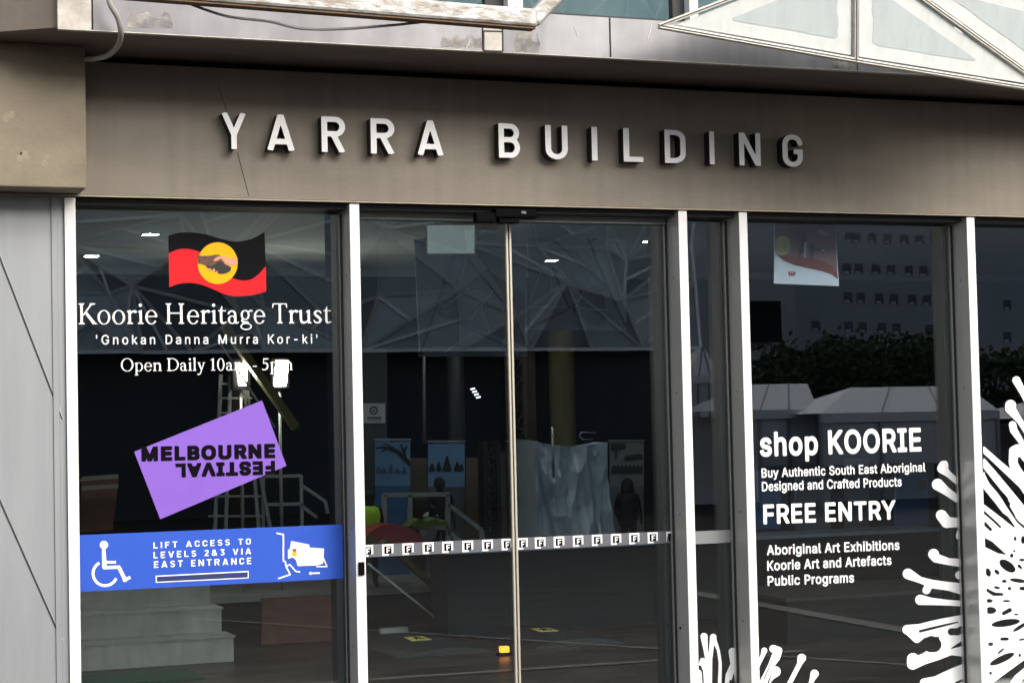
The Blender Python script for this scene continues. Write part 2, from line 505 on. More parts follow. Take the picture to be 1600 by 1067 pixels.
'b':(424,[[[229,-8],[208,-7],[189,-3],[172,4],[159,12],[147,21],[138,31],[118,59],[112,59],[112,0],[53,0],[53,509],[114,509],[114,319],[118,319],[137,346],[147,355],[158,364],[171,373],[188,379],[207,383],[229,384],[259,382],[287,374],[313,361],[335,342],[354,320],[370,293],[381,261],[388,227],[390,189],[388,151],[381,116],[370,84],[355,57],[336,34],[313,16],[288,3],[260,-6]],[[220,47],[242,49],[262,55],[279,66],[294,80],[306,97],[316,117],[323,139],[327,163],[328,189],[327,215],[323,239],[316,261],[307,281],[295,298],[280,311],[262,322],[243,328],[220,330],[198,328],[178,322],[161,312],[147,299],[134,282],[125,263],[118,241],[114,216],[113,189],[114,162],[118,138],[125,115],[135,95],[147,78],[162,65],[179,55],[198,49]]]),
'c':(396,[[[207,-8],[174,-5],[144,3],[117,16],[93,35],[72,58],[56,85],[44,116],[37,150],[34,187],[37,225],[44,260],[56,291],[72,318],[93,341],[117,360],[144,374],[174,382],[207,384],[226,384],[243,381],[260,377],[276,371],[291,364],[305,356],[318,346],[330,335],[340,322],[349,308],[356,293],[362,277],[303,262],[300,272],[295,281],[290,289],[284,297],[278,304],[270,311],[261,316],[252,321],[242,325],[231,328],[220,329],[207,330],[184,328],[163,321],[145,310],[130,296],[118,278],[108,258],[102,236],[98,212],[96,187],[98,163],[102,139],[108,117],[118,97],[130,80],[145,66],[163,55],[184,49],[207,46],[220,47],[232,49],[243,52],[253,55],[262,60],[271,66],[279,73],[285,80],[292,89],[297,98],[301,107],[304,117],[363,102],[357,86],[350,70],[341,56],[331,43],[319,32],[306,21],[292,12],[277,5],[261,-1],[244,-5],[226,-7]]]),
'd':(424,[[[195,-8],[165,-6],[137,3],[111,16],[89,34],[70,57],[55,84],[43,116],[36,151],[34,189],[36,227],[43,261],[55,293],[70,320],[89,342],[112,361],[137,374],[165,382],[196,384],[218,383],[237,379],[253,373],[267,364],[278,355],[287,346],[306,319],[311,319],[311,509],[372,509],[372,0],[313,0],[313,59],[307,59],[287,31],[277,21],[266,12],[252,4],[236,-3],[217,-7]],[[205,47],[226,49],[246,55],[263,65],[278,78],[290,95],[299,115],[306,138],[310,162],[312,189],[310,216],[306,241],[300,263],[290,282],[278,299],[263,312],[246,322],[227,328],[205,330],[182,328],[162,322],[145,311],[130,298],[118,281],[108,261],[102,239],[98,215],[96,189],[98,163],[102,139],[109,117],[118,97],[130,80],[145,66],[162,55],[182,49]]]),
'e':(404,[[[212,-8],[177,-5],[145,3],[117,16],[92,35],[72,58],[56,85],[44,116],[37,150],[34,187],[36,224],[44,258],[55,290],[71,317],[91,340],[115,359],[142,373],[172,382],[205,384],[226,383],[246,380],[266,374],[285,366],[303,355],[319,341],[334,324],[347,305],[357,282],[365,256],[370,227],[371,194],[371,169],[75,169],[75,221],[338,221],[310,202],[308,226],[304,248],[298,269],[288,286],[277,301],[263,314],[246,323],[227,328],[205,330],[183,328],[164,323],[146,313],[131,301],[119,286],[109,270],[102,251],[97,231],[96,211],[96,178],[98,151],[102,127],[110,106],[121,88],[135,73],[151,61],[169,53],[190,48],[212,46],[227,47],[241,49],[254,53],[265,58],[276,65],[285,73],[294,82],[300,93],[306,105],[365,91],[358,72],[348,55],[335,39],[320,26],[302,14],[283,4],[261,-3],[237,-7]]]),
'f':(254,[[[228,379],[228,327],[6,327],[6,379]],[[81,0],[81,432],[82,452],[87,470],[96,486],[107,499],[120,510],[135,519],[152,525],[169,529],[187,530],[201,530],[212,529],[222,527],[243,521],[227,468],[215,472],[195,474],[178,472],[164,468],[154,460],[147,449],[143,435],[142,419],[142,0]]]),
'g':(425,[[[207,-151],[180,-149],[156,-146],[134,-140],[114,-132],[97,-122],[82,-110],[70,-97],[59,-84],[51,-69],[101,-41],[122,-66],[131,-74],[142,-82],[154,-88],[169,-93],[187,-96],[207,-97],[236,-95],[261,-87],[282,-75],[298,-58],[308,-34],[311,-6],[311,68],[306,68],[287,41],[277,32],[266,23],[252,16],[236,10],[217,6],[195,5],[165,7],[138,14],[113,27],[90,43],[71,65],[55,90],[43,120],[36,154],[34,191],[36,229],[43,263],[55,293],[71,320],[90,342],[112,361],[138,374],[166,382],[196,384],[218,383],[237,379],[253,373],[267,365],[279,356],[288,346],[308,319],[313,319],[313,379],[372,379],[372,-9],[370,-40],[363,-67],[350,-90],[334,-109],[314,-124],[291,-136],[265,-144],[237,-149]],[[205,59],[227,61],[246,66],[264,75],[278,87],[290,103],[300,121],[307,142],[311,166],[312,193],[311,219],[307,242],[300,264],[291,283],[279,299],[264,312],[247,322],[227,328],[205,330],[182,328],[163,322],[145,312],[130,298],[118,282],[109,262],[102,241],[98,218],[96,193],[98,167],[102,144],[109,123],[118,104],[131,88],[145,76],[163,66],[183,61]]]),
'h':(410,[[[114,227],[114,0],[53,0],[53,509],[114,509],[114,287],[102,287],[116,319],[132,344],[152,362],[175,374],[200,382],[227,384],[252,383],[275,377],[295,369],[313,356],[328,340],[341,321],[350,298],[355,271],[357,240],[357,0],[296,0],[296,235],[293,263],[286,286],[273,304],[256,318],[235,326],[210,329],[192,328],[176,324],[161,317],[147,308],[136,297],[126,283],[119,266],[115,248]]]),
'i':(167,[[[53,0],[53,379],[114,379],[114,0]],[[84,443],[73,444],[63,448],[54,455],[47,463],[43,472],[41,483],[43,494],[47,504],[54,512],[63,518],[73,522],[84,524],[95,522],[105,518],[114,512],[121,504],[125,494],[126,483],[125,472],[121,463],[114,455],[105,448],[95,444]]]),
'k':(381,[[[110,137],[110,212],[121,212],[284,379],[360,379],[184,199],[177,199]],[[53,0],[53,509],[114,509],[114,0]],[[294,0],[148,186],[191,229],[372,0]]]),
'l':(189,[[[139,-2],[112,0],[91,8],[74,20],[62,37],[55,59],[53,84],[53,509],[114,509],[114,99],[114,83],[117,71],[120,62],[126,57],[135,53],[146,52],[160,53],[170,54],[181,3],[162,-1]]]),
'm':(610,[[[53,0],[53,379],[112,379],[112,295],[108,295],[114,314],[122,331],[132,346],[144,358],[158,368],[172,376],[187,382],[203,385],[219,386],[245,383],[268,375],[287,361],[303,342],[314,320],[321,295],[312,295],[318,312],[326,329],[337,343],[350,356],[364,366],[381,375],[398,381],[417,385],[437,386],[458,385],[478,380],[497,372],[514,361],[529,346],[541,328],[550,307],[555,283],[557,255],[557,0],[496,0],[496,254],[493,279],[485,298],[473,313],[456,323],[438,329],[419,330],[402,329],[387,326],[374,320],[363,312],[353,302],[345,290],[340,277],[336,263],[335,247],[335,0],[274,0],[274,260],[272,280],[265,297],[253,311],[238,322],[220,328],[199,330],[185,329],[171,326],[158,320],[145,312],[135,302],[126,289],[119,274],[115,257],[114,238],[114,0]]]),
'n':(410,[[[114,227],[114,0],[53,0],[53,379],[112,379],[112,287],[102,287],[116,319],[132,344],[152,362],[175,374],[200,382],[227,384],[252,383],[275,377],[295,369],[313,356],[328,340],[341,321],[350,298],[355,271],[357,240],[357,0],[296,0],[296,235],[293,263],[286,286],[273,304],[256,318],[235,326],[210,329],[192,328],[176,324],[161,317],[147,308],[136,297],[126,283],[119,266],[115,248]]]),
'o':(415,[[[207,-8],[174,-5],[144,3],[117,16],[93,35],[72,58],[56,85],[44,116],[37,150],[34,187],[37,225],[44,260],[56,291],[72,318],[93,341],[117,360],[144,374],[174,382],[207,384],[241,382],[271,374],[299,360],[323,341],[343,318],[359,291],[371,260],[379,225],[381,187],[379,150],[371,116],[359,85],[343,58],[323,35],[299,16],[271,3],[241,-5]],[[207,46],[231,49],[252,55],[270,66],[285,80],[298,97],[307,117],[314,139],[318,163],[319,187],[318,212],[314,236],[307,258],[298,278],[285,296],[270,310],[252,321],[231,328],[207,330],[184,328],[163,321],[145,310],[130,296],[118,278],[108,258],[102,236],[98,212],[96,187],[98,163],[102,139],[108,117],[118,97],[130,80],[145,66],[163,55],[184,49]]]),
'p':(424,[[[53,-143],[53,379],[112,379],[112,319],[118,319],[137,346],[147,355],[158,364],[171,373],[188,379],[207,383],[229,384],[259,382],[287,374],[313,361],[335,342],[354,320],[370,293],[381,261],[388,227],[390,189],[388,151],[381,116],[370,84],[355,57],[336,34],[313,16],[288,3],[260,-6],[229,-8],[208,-7],[189,-3],[173,4],[159,12],[147,21],[138,31],[118,59],[114,59],[114,-143]],[[220,47],[242,49],[262,55],[279,66],[294,80],[306,97],[316,117],[323,139],[327,163],[328,189],[327,215],[323,239],[316,261],[307,281],[295,298],[280,311],[262,322],[243,328],[220,330],[198,328],[178,322],[161,312],[147,299],[134,282],[125,263],[118,241],[114,216],[113,189],[114,162],[118,138],[125,115],[135,95],[147,78],[162,65],[179,55],[198,49]]]),
'r':(259,[[[53,0],[53,379],[112,379],[112,321],[115,321],[124,339],[137,354],[152,367],[171,377],[191,383],[213,385],[229,384],[243,384],[243,322],[230,324],[207,326],[190,324],[174,321],[159,315],[146,306],[135,296],[126,284],[119,269],[115,254],[114,237],[114,0]]]),
's':(365,[[[182,-8],[157,-7],[133,-3],[112,3],[93,12],[76,24],[62,38],[50,54],[41,73],[36,94],[94,107],[101,87],[111,72],[124,60],[141,52],[160,47],[181,45],[206,47],[227,53],[244,62],[258,74],[265,88],[268,103],[266,115],[262,126],[254,136],[243,144],[229,150],[212,155],[149,170],[118,180],[92,192],[72,208],[58,227],[50,249],[47,274],[49,295],[55,314],[65,332],[79,347],[95,360],[115,370],[137,378],[161,383],[187,384],[212,383],[234,379],[254,372],[271,363],[286,352],[299,339],[309,324],[318,308],[324,290],[268,277],[262,291],[254,304],[243,316],[228,325],[210,331],[187,333],[166,331],[147,326],[131,317],[119,305],[111,292],[109,277],[110,264],[115,253],[124,243],[136,235],[152,229],[172,223],[229,209],[261,200],[287,187],[306,171],[320,153],[328,131],[331,107],[329,85],[323,65],[312,47],[298,31],[281,18],[260,6],[236,-2],[210,-7]]]),
't':(227,[[[204,379],[204,327],[6,327],[6,379]],[[65,471],[126,471],[126,98],[127,83],[130,70],[136,61],[144,55],[156,51],[170,50],[185,51],[202,54],[213,2],[192,-3],[168,-4],[138,-1],[113,7],[92,21],[77,41],[68,64],[65,93]]]),
'u':(410,[[[182,-5],[158,-3],[135,2],[115,11],[97,23],[82,39],[69,59],[60,82],[54,109],[53,139],[53,379],[114,379],[114,144],[116,117],[124,94],[137,75],[154,61],[175,53],[200,50],[218,51],[234,55],[249,62],[263,71],[274,83],[283,97],[290,113],[295,132],[296,153],[296,379],[357,379],[357,0],[298,0],[298,92],[307,92],[294,60],[277,35],[257,17],[234,5],[209,-3]]]),
'x':(379,[[[21,0],[171,218],[171,171],[29,379],[100,379],[147,306],[179,253],[207,206],[175,206],[202,253],[211,270],[222,287],[233,306],[282,379],[352,379],[209,169],[209,214],[358,0],[287,0],[231,85],[200,136],[173,182],[205,182],[178,136],[170,120],[160,103],[148,85],[91,0]]]),
'y':(389,[[[47,-139],[61,-86],[71,-87],[83,-89],[94,-90],[104,-89],[113,-86],[122,-81],[130,-74],[138,-64],[145,-51],[151,-36],[163,-1],[17,379],[84,379],[165,155],[173,132],[180,109],[187,87],[206,21],[184,21],[202,87],[224,155],[305,379],[371,379],[204,-58],[196,-77],[187,-93],[177,-107],[165,-119],[153,-128],[139,-136],[125,-141],[109,-144],[91,-145],[65,-143]]]),
})

# ------------------------------------------------------------------ materials of the building
M_conc = mat("fascia_render", hexc(138, 130, 118), 0.75, var=0.6, scale=1.7, stretch=(0.7, 1, 2.4), bump=0.12, bscale=30, col2=hexc(112, 104, 94), streak=0.22)
M_block = mat("block_render", hexc(142, 131, 112), 0.75, var=0.55, scale=3.0, stretch=(1, 1, 1.4), bump=0.25, bscale=30, col2=hexc(106, 95, 80))
M_soff = mat("soffit_render", hexc(118, 108, 98), 0.8, var=0.6, scale=2.0, stretch=(0.6, 2, 1), bump=0.2, bscale=25)
M_zinc = mat("zinc_sheet", hexc(138, 138, 140), 0.42, 0.45, var=0.8, scale=1.1, stretch=(1, 1, 0.8), bump=0.1, bscale=12, col2=hexc(104, 103, 107), contrast=(0.38, 0.62), streak=0.35)
M_zincpale = mat("weathered_zinc", hexc(196, 190, 180), 0.6, 0.25, var=0.8, scale=9, col2=hexc(128, 122, 116))
M_clad = mat("cladding_zinc", hexc(152, 155, 158), 0.5, 0.3, var=0.5, scale=1.1, stretch=(1.6, 1, 0.5), bump=0.1, bscale=9, col2=hexc(130, 133, 136), streak=0.18)
M_seam = mat("panel_seam", (0.02, 0.02, 0.022), 0.7)
M_alu = mat("aluminium_face", (0.80, 0.80, 0.78), 0.38, 0.0, var=0.25, scale=5, stretch=(1, 1, 0.15), col2=(0.80, 0.80, 0.78))
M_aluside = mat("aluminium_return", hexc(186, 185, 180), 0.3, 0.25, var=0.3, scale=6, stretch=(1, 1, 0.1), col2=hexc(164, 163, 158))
M_frame = mat("dark_frame", hexc(66, 67, 68), 0.65, 0.0, spec=0.2)
M_black = mat("black_recess", (0.004, 0.004, 0.004), 0.9)
M_blackpl = mat("black_plastic", (0.004, 0.004, 0.0045), 0.6, spec=0.03)
M_glass = glass_mat("clear_glazing")
M_glassup = glass_mat("upper_glazing", 0.10, (0.8, 0.85, 0.86))
M_white = mat("white_vinyl", (0.88, 0.88, 0.88), 0.6, spec=0.2)
M_steel = mat("galvanised_steel", hexc(168, 168, 167), 0.5, 0.35, var=0.9, scale=26, stretch=(0.5, 1, 1), col2=hexc(128, 120, 108), contrast=(0.45, 0.62), bump=0.3, bscale=60)
M_rust = mat("rusty_streak", hexc(120, 92, 62), 0.8, var=0.8, scale=30, col2=hexc(66, 58, 52))
M_frost = mat("frosted_glass", hexc(190, 198, 197), 0.3, 0.0, var=0.6, scale=5, stretch=(4, 4, 0.35), col2=hexc(174, 184, 185), contrast=(0.4, 0.65))
M_frostedge = mat("frost_edge", hexc(220, 223, 219), 0.35, 0.0, var=0.7, scale=7, stretch=(3, 3, 0.8), col2=hexc(198, 204, 202))
M_bar = mat("canopy_bar", hexc(216, 213, 204), 0.4, 0.3, var=0.5, scale=20, col2=hexc(150, 145, 136))
M_gasket = mat("dark_gasket", hexc(70, 64, 58), 0.7)

# ------------------------------------------------------------------ ground of the square, floor of the lobby
g = MB()
g.box(-70, 90, -150, 0.0, -0.3, 0.0)
M_pave = mat("stone_paving", hexc(66, 60, 57), 0.9, spec=0.08, var=1.0, scale=1.6, stretch=(1.0, 1.3, 1), col2=hexc(44, 40, 40), bump=0.4, bscale=6, contrast=(0.42, 0.58))
tag(g.build("plaza_ground", M_pave), kind="structure")
M_granite = mat("granite_strip", hexc(150, 144, 136), 0.8, var=0.8, scale=6, spec=0.1)
for (a, c, w_) in (((1215, 950), (1530, 1006), 0.10), ((560, 1064), (830, 1046), 0.05), ((575, 985), (1040, 1015), 0.03)):
    p, q = atz(*a, 0.0), atz(*c, 0.0)
    p[1], q[1] = 2 * GY - p[1], 2 * GY - q[1]
    p[2] = q[2] = 0.004
    d_ = (q - p) / np.linalg.norm(q - p)
    n_ = np.array([-d_[1], d_[0], 0]) * w_
    tag(MB().prism([p - d_ * 2 + n_, q + d_ * 2 + n_, q + d_ * 2 - n_, p - d_ * 2 - n_], (0, 0, 0.004)).build("paving_strip", M_granite), kind="structure")

# ------------------------------------------------------------------ the building
bld = tag(empty("gallery_building", (0, 0, 0)), "grey concrete gallery front with glass doors, aluminium mullions and a zinc roof edge", "building")
XL, XR = -6.0, 13.0
b = MB()
b.box(-2.6, XR, -0.01, 0.30, 2.705, 3.328)
fas = b.build("fascia", M_conc, bld, 0.004)
# hairline joints that run down the fascia
def thin_strip(name, pts, Y, w, mt, parent, t=0.002):
    mb = MB()
    q = [at(*p, Y) for p in pts]
    for a, c in zip(q, q[1:]): mb.bar(a, c, w, t, up=(0, 1, 0))
    return mb.build(name, mt, parent)
M_crack = mat("hairline_joint", hexc(70, 62, 54), 0.8)
thin_strip("joint", [(341, 133), (356, 180)], -0.011, 0.0025, M_crack, fas)
thin_strip("joint", [(371, 238), (389, 307)], -0.011, 0.003, M_crack, fas)
b = MB(); b.box(-6, XR, -0.014, -0.004, 2.699, 2.7045)
M_drip = mat("drip_edge", hexc(186, 172, 148), 0.6, var=0.5, scale=14)
b.build("drip_edge", M_drip, fas)
# end block that stands forward at the left
b = MB(); b.box(XL, -2.125, -0.21, 0.30, 2.712, 3.36)
blk = b.build("end_block", M_block, bld, 0.006)
M_smudge = mat("pale_smudge", hexc(158, 147, 127), 0.8, var=0.9, scale=30, col2=hexc(142, 131, 112))
def smudge(px, py, rx, ry, seed):
    rnd = random.Random(seed)
    pts = [(rnd.uniform(-rx, rx), rnd.uniform(-ry, ry), rnd.uniform(0.4, 0.8) * rx) for _ in range(5)]
    fn = lambda X, Y: np.min([np.hypot(X - px - a, (Y - py - c) * 0.8) - r for a, c, r in pts], axis=0)
    sheet("smudge", px_loops(outline(fn, px - 3 * rx, px + 3 * rx, py - 3 * ry, py + 3 * ry, 0.7), -0.2105), -0.2105, 0.0006, M_smudge, blk)
smudge(72, 252, 5, 7, 1); smudge(37, 243, 7, 5, 2); smudge(14, 180, 7, 7, 3); smudge(30, 237, 3, 4, 4)
# shadow gap, soffit
b = MB(); b.box(-2.12, XR, 0.06, 0.25, 3.329, 3.36)
b.build("shadow_gap", M_black, bld)
b = MB(); b.box(-2.30, XR, -0.575, 0.3, 3.36, 3.52)
sof = b.build("soffit", M_soff, bld)
# the soffit's left end turns back
b = MB()
pl = [(-2.30, -0.575, 3.361), (-3.2, 0.05, 3.361), (-3.2, 0.30, 3.361), (-2.30, 0.30, 3.361)]
b.prism(pl, (0, 0, 0.16))
b.build("soffit_return", M_soff, bld)
# zinc roof edge: one strip cut into sheets with open joints, as parts of their own
zx = [-2.305, at(144, 30, -0.6)[0], at(754, 60, -0.6)[0], at(785, 60, -0.6)[0], at(953, 60, -0.6)[0], at(1338, 60, -0.6)[0], 4.2, 6.4, XR]
zm = [M_zincpale, M_zinc, M_zincpale, M_zinc, M_zinc, M_zinc, M_zinc, M_zinc]
for i in range(len(zx) - 1):
    b = MB(); b.box(zx[i] + 0.003, zx[i + 1] - 0.003, -0.602, -0.577, 3.352, 3.545 if i else 3.60)
    b.build("roof_edge_sheet", zm[i], bld, 0.002)
b = MB(); b.box(-2.3, XR, -0.5765, -0.5755, 3.362, 3.53); b.build("joint_backing", M_seam, bld)
b = MB(); b.box(-2.30, XR, -0.606, -0.57, 3.3475, 3.3515)
M_lip = mat("zinc_lip", hexc(190, 186, 178), 0.45, 0.3, var=0.6, scale=22)
b.build("roof_edge_lip", M_lip, bld)
# dark fixed plate on the joint
q = [at(x, y, -0.604) for x, y in ((755.5, 49), (785, 50), (785, 81), (755.5, 80))]
b = MB(); b.prism(q, (0, -0.003, 0)); b.build("joint_cover", M_zincpale, bld)
mb = MB()
for a, c in zip(q, q[1:] + q[:1]): mb.bar(np.array(a) + (0, -0.004, 0), np.array(c) + (0, -0.004, 0), 0.006, 0.003, up=(0, 1, 0))
mb.build("joint_gasket", M_seam, bld)
# pale water stains, each a thin skin on the sheet
M_stain = mat("lime_stain", hexc(176, 170, 160), 0.6, 0.2, var=1.0, scale=9, stretch=(1, 1, 1.6), col2=hexc(128, 125, 124), contrast=(0.38, 0.6))
n, l = M_stain.node_tree.nodes, M_stain.node_tree.links      # thin lime film: the sheet shows through it in patches
nz_ = n.new("ShaderNodeTexNoise"); nz_.inputs["Scale"].default_value = 14.0; nz_.inputs["Detail"].default_value = 7.0
tc_ = n.new("ShaderNodeTexCoord"); l.new(tc_.outputs["Object"], nz_.inputs["Vector"])
mr_ = n.new("ShaderNodeMapRange"); mr_.inputs[1].default_value, mr_.inputs[2].default_value = 0.36, 0.66; mr_.inputs[3].default_value, mr_.inputs[4].default_value = 0.1, 0.95
tr_, mx_ = n.new("ShaderNodeBsdfTransparent"), n.new("ShaderNodeMixShader")
l.new(nz_.outputs["Fac"], mr_.inputs[0]); l.new(mr_.outputs[0], mx_.inputs[0])
l.new(n["Principled BSDF"].outputs[0], mx_.inputs[1]); l.new(tr_.outputs[0], mx_.inputs[2]); l.new(mx_.outputs[0], n["Material Output"].inputs[0])
def stain(px0, px1, py0, py1, seed):
    rnd = random.Random(seed)
    cs = [(px0 + (px1 - px0) * (k / 8), rnd.uniform(0.45, 1.0)) for k in range(9)]
    def fn(X, Y):
        t = np.interp(X, [c[0] for c in cs], [py1 - (py1 - py0) * c[1] for c in cs]) + 1.0 * np.sin(X * 0.5 + seed)
        return np.maximum.reduce([t - Y, Y - (py1 + 0.006 * (X - px0) * 4), px0 + 1.5 * np.sin(Y * 0.25) - X, X - px1 - 2 * np.sin(Y * 0.2)])
    lp = outline(fn, px0 - 6, px1 + 6, py0 - 4, py1 + 6, 0.8)
    sheet("stain", px_loops(lp, -0.6025), -0.6025, 0.0005, M_stain, bld)
stain(805, 842, 46, 83, 5); stain(690, 752, 52, 74, 9); stain(198, 268, 14, 43, 3); stain(1300, 1332, 88, 107, 4)
for pts in (((1018, 40), (1012, 62)), ((898, 42), (903, 58)), ((735, 62), (729, 76))):
    a, c = [at(*p, -0.603) for p in pts]
    MB().bar(a, c, 0.004, 0.002, up=(0, 1, 0)).build("scratch_mark", mat("scratch", hexc(196, 192, 190), 0.6), bld)
# storey above: sill, dark glass, white mullions
b = MB(); b.box(-2.3, XR, -0.57, -0.40, 3.53, 3.56); b.build("upper_sill", M_frame, bld)
up = tag(empty("upper_window", (0, -0.45, 3.56)))
up.parent = bld
up.location = (0, -0.45, 3.56)
b = MB(); b.box(-2.6, XR, -0.45, -0.44, 3.56, 5.6); b.build("pane", M_glassup, up)
b = MB(); b.box(-2.6, XR, 0.6, 0.7, 3.56, 5.6); b.build("blind", mat("teal_blind", hexc(120, 142, 148), 0.7, var=0.7, scale=0.9, stretch=(1.5, 1, 0.3), col2=hexc(196, 206, 206)), up)
for px, w, mm in ((808, 0.075, M_alu), (1087, 0.045, M_alu), (560, 0.05, M_alu), (300, 0.05, M_alu), (1500, .05, M_alu)):
    x = at(px, 12, -0.58)[0]
    b = MB(); b.box(x - w / 2, x + w / 2, -0.56, -0.46, 3.56, 5.6); b.build("mullion", mm, up)
x = at(1068, 12, -0.5)[0]
b = MB(); b.box(x - 0.06, x + 0.03, -0.5, -0.455, 3.56, 5.6); b.build("mullion", M_frame, up)
x = at(775, 12, -0.5)[0]
b = MB(); b.box(x - 0.055, x + 0.045, -0.5, -0.455, 3.56, 5.6); b.build("mullion", M_frame, up)
b = MB(); b.box(-2.6, XR, -0.5, 0.7, 5.6, 6.6); b.build("parapet", M_zinc, bld)

# cladding at the left: flat zinc sheets with slanting seams
b = MB(); b.box(XL, -2.255, 0.02, 0.12, 0.0, 2.712)
cl = b.build("wall_cladding", M_clad, bld)
for pts in (((-160, -10), (97, 655)), ((-90, 580), (97, 1002)), ((-200, 930), (0, 1300))):
    mb = MB(); a, c = [at(*p, 0.019) for p in pts]
    mb.bar(a, c, 0.006, 0.003, up=(0, 1, 0)); mb.build("seam", M_seam, cl)
    mb = MB(); mb.bar(np.array(a) + (0.007, -0.0005, 0.003), np.array(c) + (0.007, -0.0005, 0.003), 0.0035, 0.002, up=(0, 1, 0)); mb.build("seam_highlight", mat("seam_highlight", hexc(176, 178, 180), 0.4, 0.4), cl)  # lighter strip paints in a bevel highlight along the seam
b = MB(); b.box(-2.254, -2.228, 0.012, 0.12, 0.0, 2.712); b.build("cladding_trim", M_clad, bld)
b = MB(); b.box(-2.2265, -2.197, 0.018, 0.12, 0.0, 2.712); b.build("cladding_reveal", M_clad, bld)

# mullions: white front, metal return
MX = [(-2.196, -2.146), (-0.832, -0.783), (0.943, 0.992), (1.297, 1.345), (2.713, 2.764), (4.2, 4.25), (5.6, 5.65), (7.1, 7.15)]
for x0, x1 in MX:
    b = MB(); b.box(x0 + 0.0015, x1 - 0.0015, 0.006, 0.30, 0.03, 2.694)
    mu = b.build("mullion", M_aluside, bld, 0.001)
    b = MB(); b.box(x0, x1, 0.0, 0.0055, 0.03, 2.695)
    b.build("mullion_face", M_alu, mu, 0.0012)
    b = MB(); b.box(x0 - 0.009, x0 + 0.001, 0.15, 0.169, 0.03, 2.66)
    b.build("glazing_bead", mat("glazing_bead", hexc(190, 188, 180), 0.35, 0.4), mu)
    b = MB(); b.box(x0 - 0.0095, x0 - 0.0005, 0.140, 0.1495, 0.03, 2.66); b.build("gasket", M_seam, mu); b = MB(); b.box(x1 + 0.0005, x1 + 0.008, 0.150, 0.1685, 0.03, 2.66)
    b.build("gasket", M_seam, mu)
    for z in (0.55, 1.12, 1.75, 2.35): MB().tube([(x0 - 0.0012, 0.075, z), (x0 + 0.003, 0.075, z)], 0.0045, 8).build("screw", mat("screw_head", hexc(110, 110, 108), 0.4, 0.5), mu)
# head frame and sill rail between the mullions
for i in range(len(MX) - 1):
    x0, x1 = MX[i][1] + 0.001, MX[i + 1][0] - 0.001
    b = MB(); b.box(x0, x1, 0.05, 0.26, 2.672, 2.699); b.build("head_frame", M_frame, bld)
    b = MB(); b.box(x0, x1, 0.03, 0.26, 0.0, 0.10); b.build("sill_rail", M_aluside, bld)
    b = MB(); b.box(x1 - 0.045, x1 - 0.0105, 0.186, 0.29, 0.1005, 2.667); b.build("jamb_frame", mat("jamb", (0.02, 0.021, 0.023), 0.5), bld)
# fixed panes (all bays but the door bay)
for i in (0, 2, 3, 4, 5, 6):
    x0, x1 = MX[i][1] + 0.001, MX[i + 1][0] - 0.001
    w = empty("window", ((x0 + x1) / 2, GY, 0.1)); w.parent = bld
    b = MB(); b.box(x0, x1, GY, GY + 0.010, 0.095, 2.688); b.build("pane", M_glass, w)
b = MB(); b.box(XL, MX[0][0], 0.121, 0.3, 0, 2.705); b.build("wall_backing", M_black, bld)
b = MB(); b.box(MX[-1][1] + 0.001, XR, 0.0, 0.3, 0, 2.704); b.build("end_wall", M_conc, bld)
b = MB(); b.box(XL, XR, 0.301, 0.32, 2.70, 3.5); b.build("fascia_backing", M_black, bld)
# small lock box and screw on the door mullions
b = MB(); p = at(564, 888, -0.001); b.box(p[0] - 0.014, p[0] + 0.016, -0.012, -0.0005, p[2] - 0.032, p[2] + 0.032)
b.build("lock_cylinder", M_blackpl, bld, 0.003)
mb = MB(); x = MX[2][0]; p = at(1062, 983, 0.03); mb.tube([(x - 0.004, 0.1, p[2]), (x + 0.004, 0.1, p[2])], 0.007, 8)
mb.build("screw_hole", M_black, bld)

# ------------------------------------------------------------------ sliding glass doors
dr = empty("sliding_door", (0.08, GY, 0.0)); dr.parent = bld
xs = at(797.5, 600, GY)[0]
xa, xb = MX[1][1] + 0.001, MX[2][0] - 0.001
M_stile = mat("door_edge", hexc(196, 190, 174), 0.35, 0.35)
b = MB(); b.box(xa, xs - 0.002, GY, GY + 0.010, 0.02, 2.655); b.build("glass_leaf", M_glass, dr)
b = MB(); b.box(xs + 0.002, xb, GY, GY + 0.010, 0.02, 2.655); b.build("glass_leaf", M_glass, dr)
b = MB(); b.box(xs - 0.013, xs - 0.003, GY - 0.018, GY - 0.001, 0.02, 2.636); b.build("stile", M_stile, dr)
b = MB(); b.box(xs + 0.005, xs + 0.015, GY - 0.018, GY - 0.001, 0.02, 2.636); b.build("stile", M_stile, dr)
b = MB(); b.box(xs - 0.0028, xs + 0.0048, GY - 0.004, GY - 0.001, 0.02, 2.636); b.build("door_seal", M_black, dr)
b = MB(); b.box(xa, xb, GY - 0.03, GY + 0.06, 2.637, 2.6715); b.build("door_track", mat("track", hexc(128, 134, 134), 0.6), dr)
b = MB(); b.box(xa, xb, GY - 0.034, GY - 0.0305, 2.638, 2.645); b.build("track_lip", mat("track_lip", hexc(132, 136, 134), 0.4, 0.4), dr)

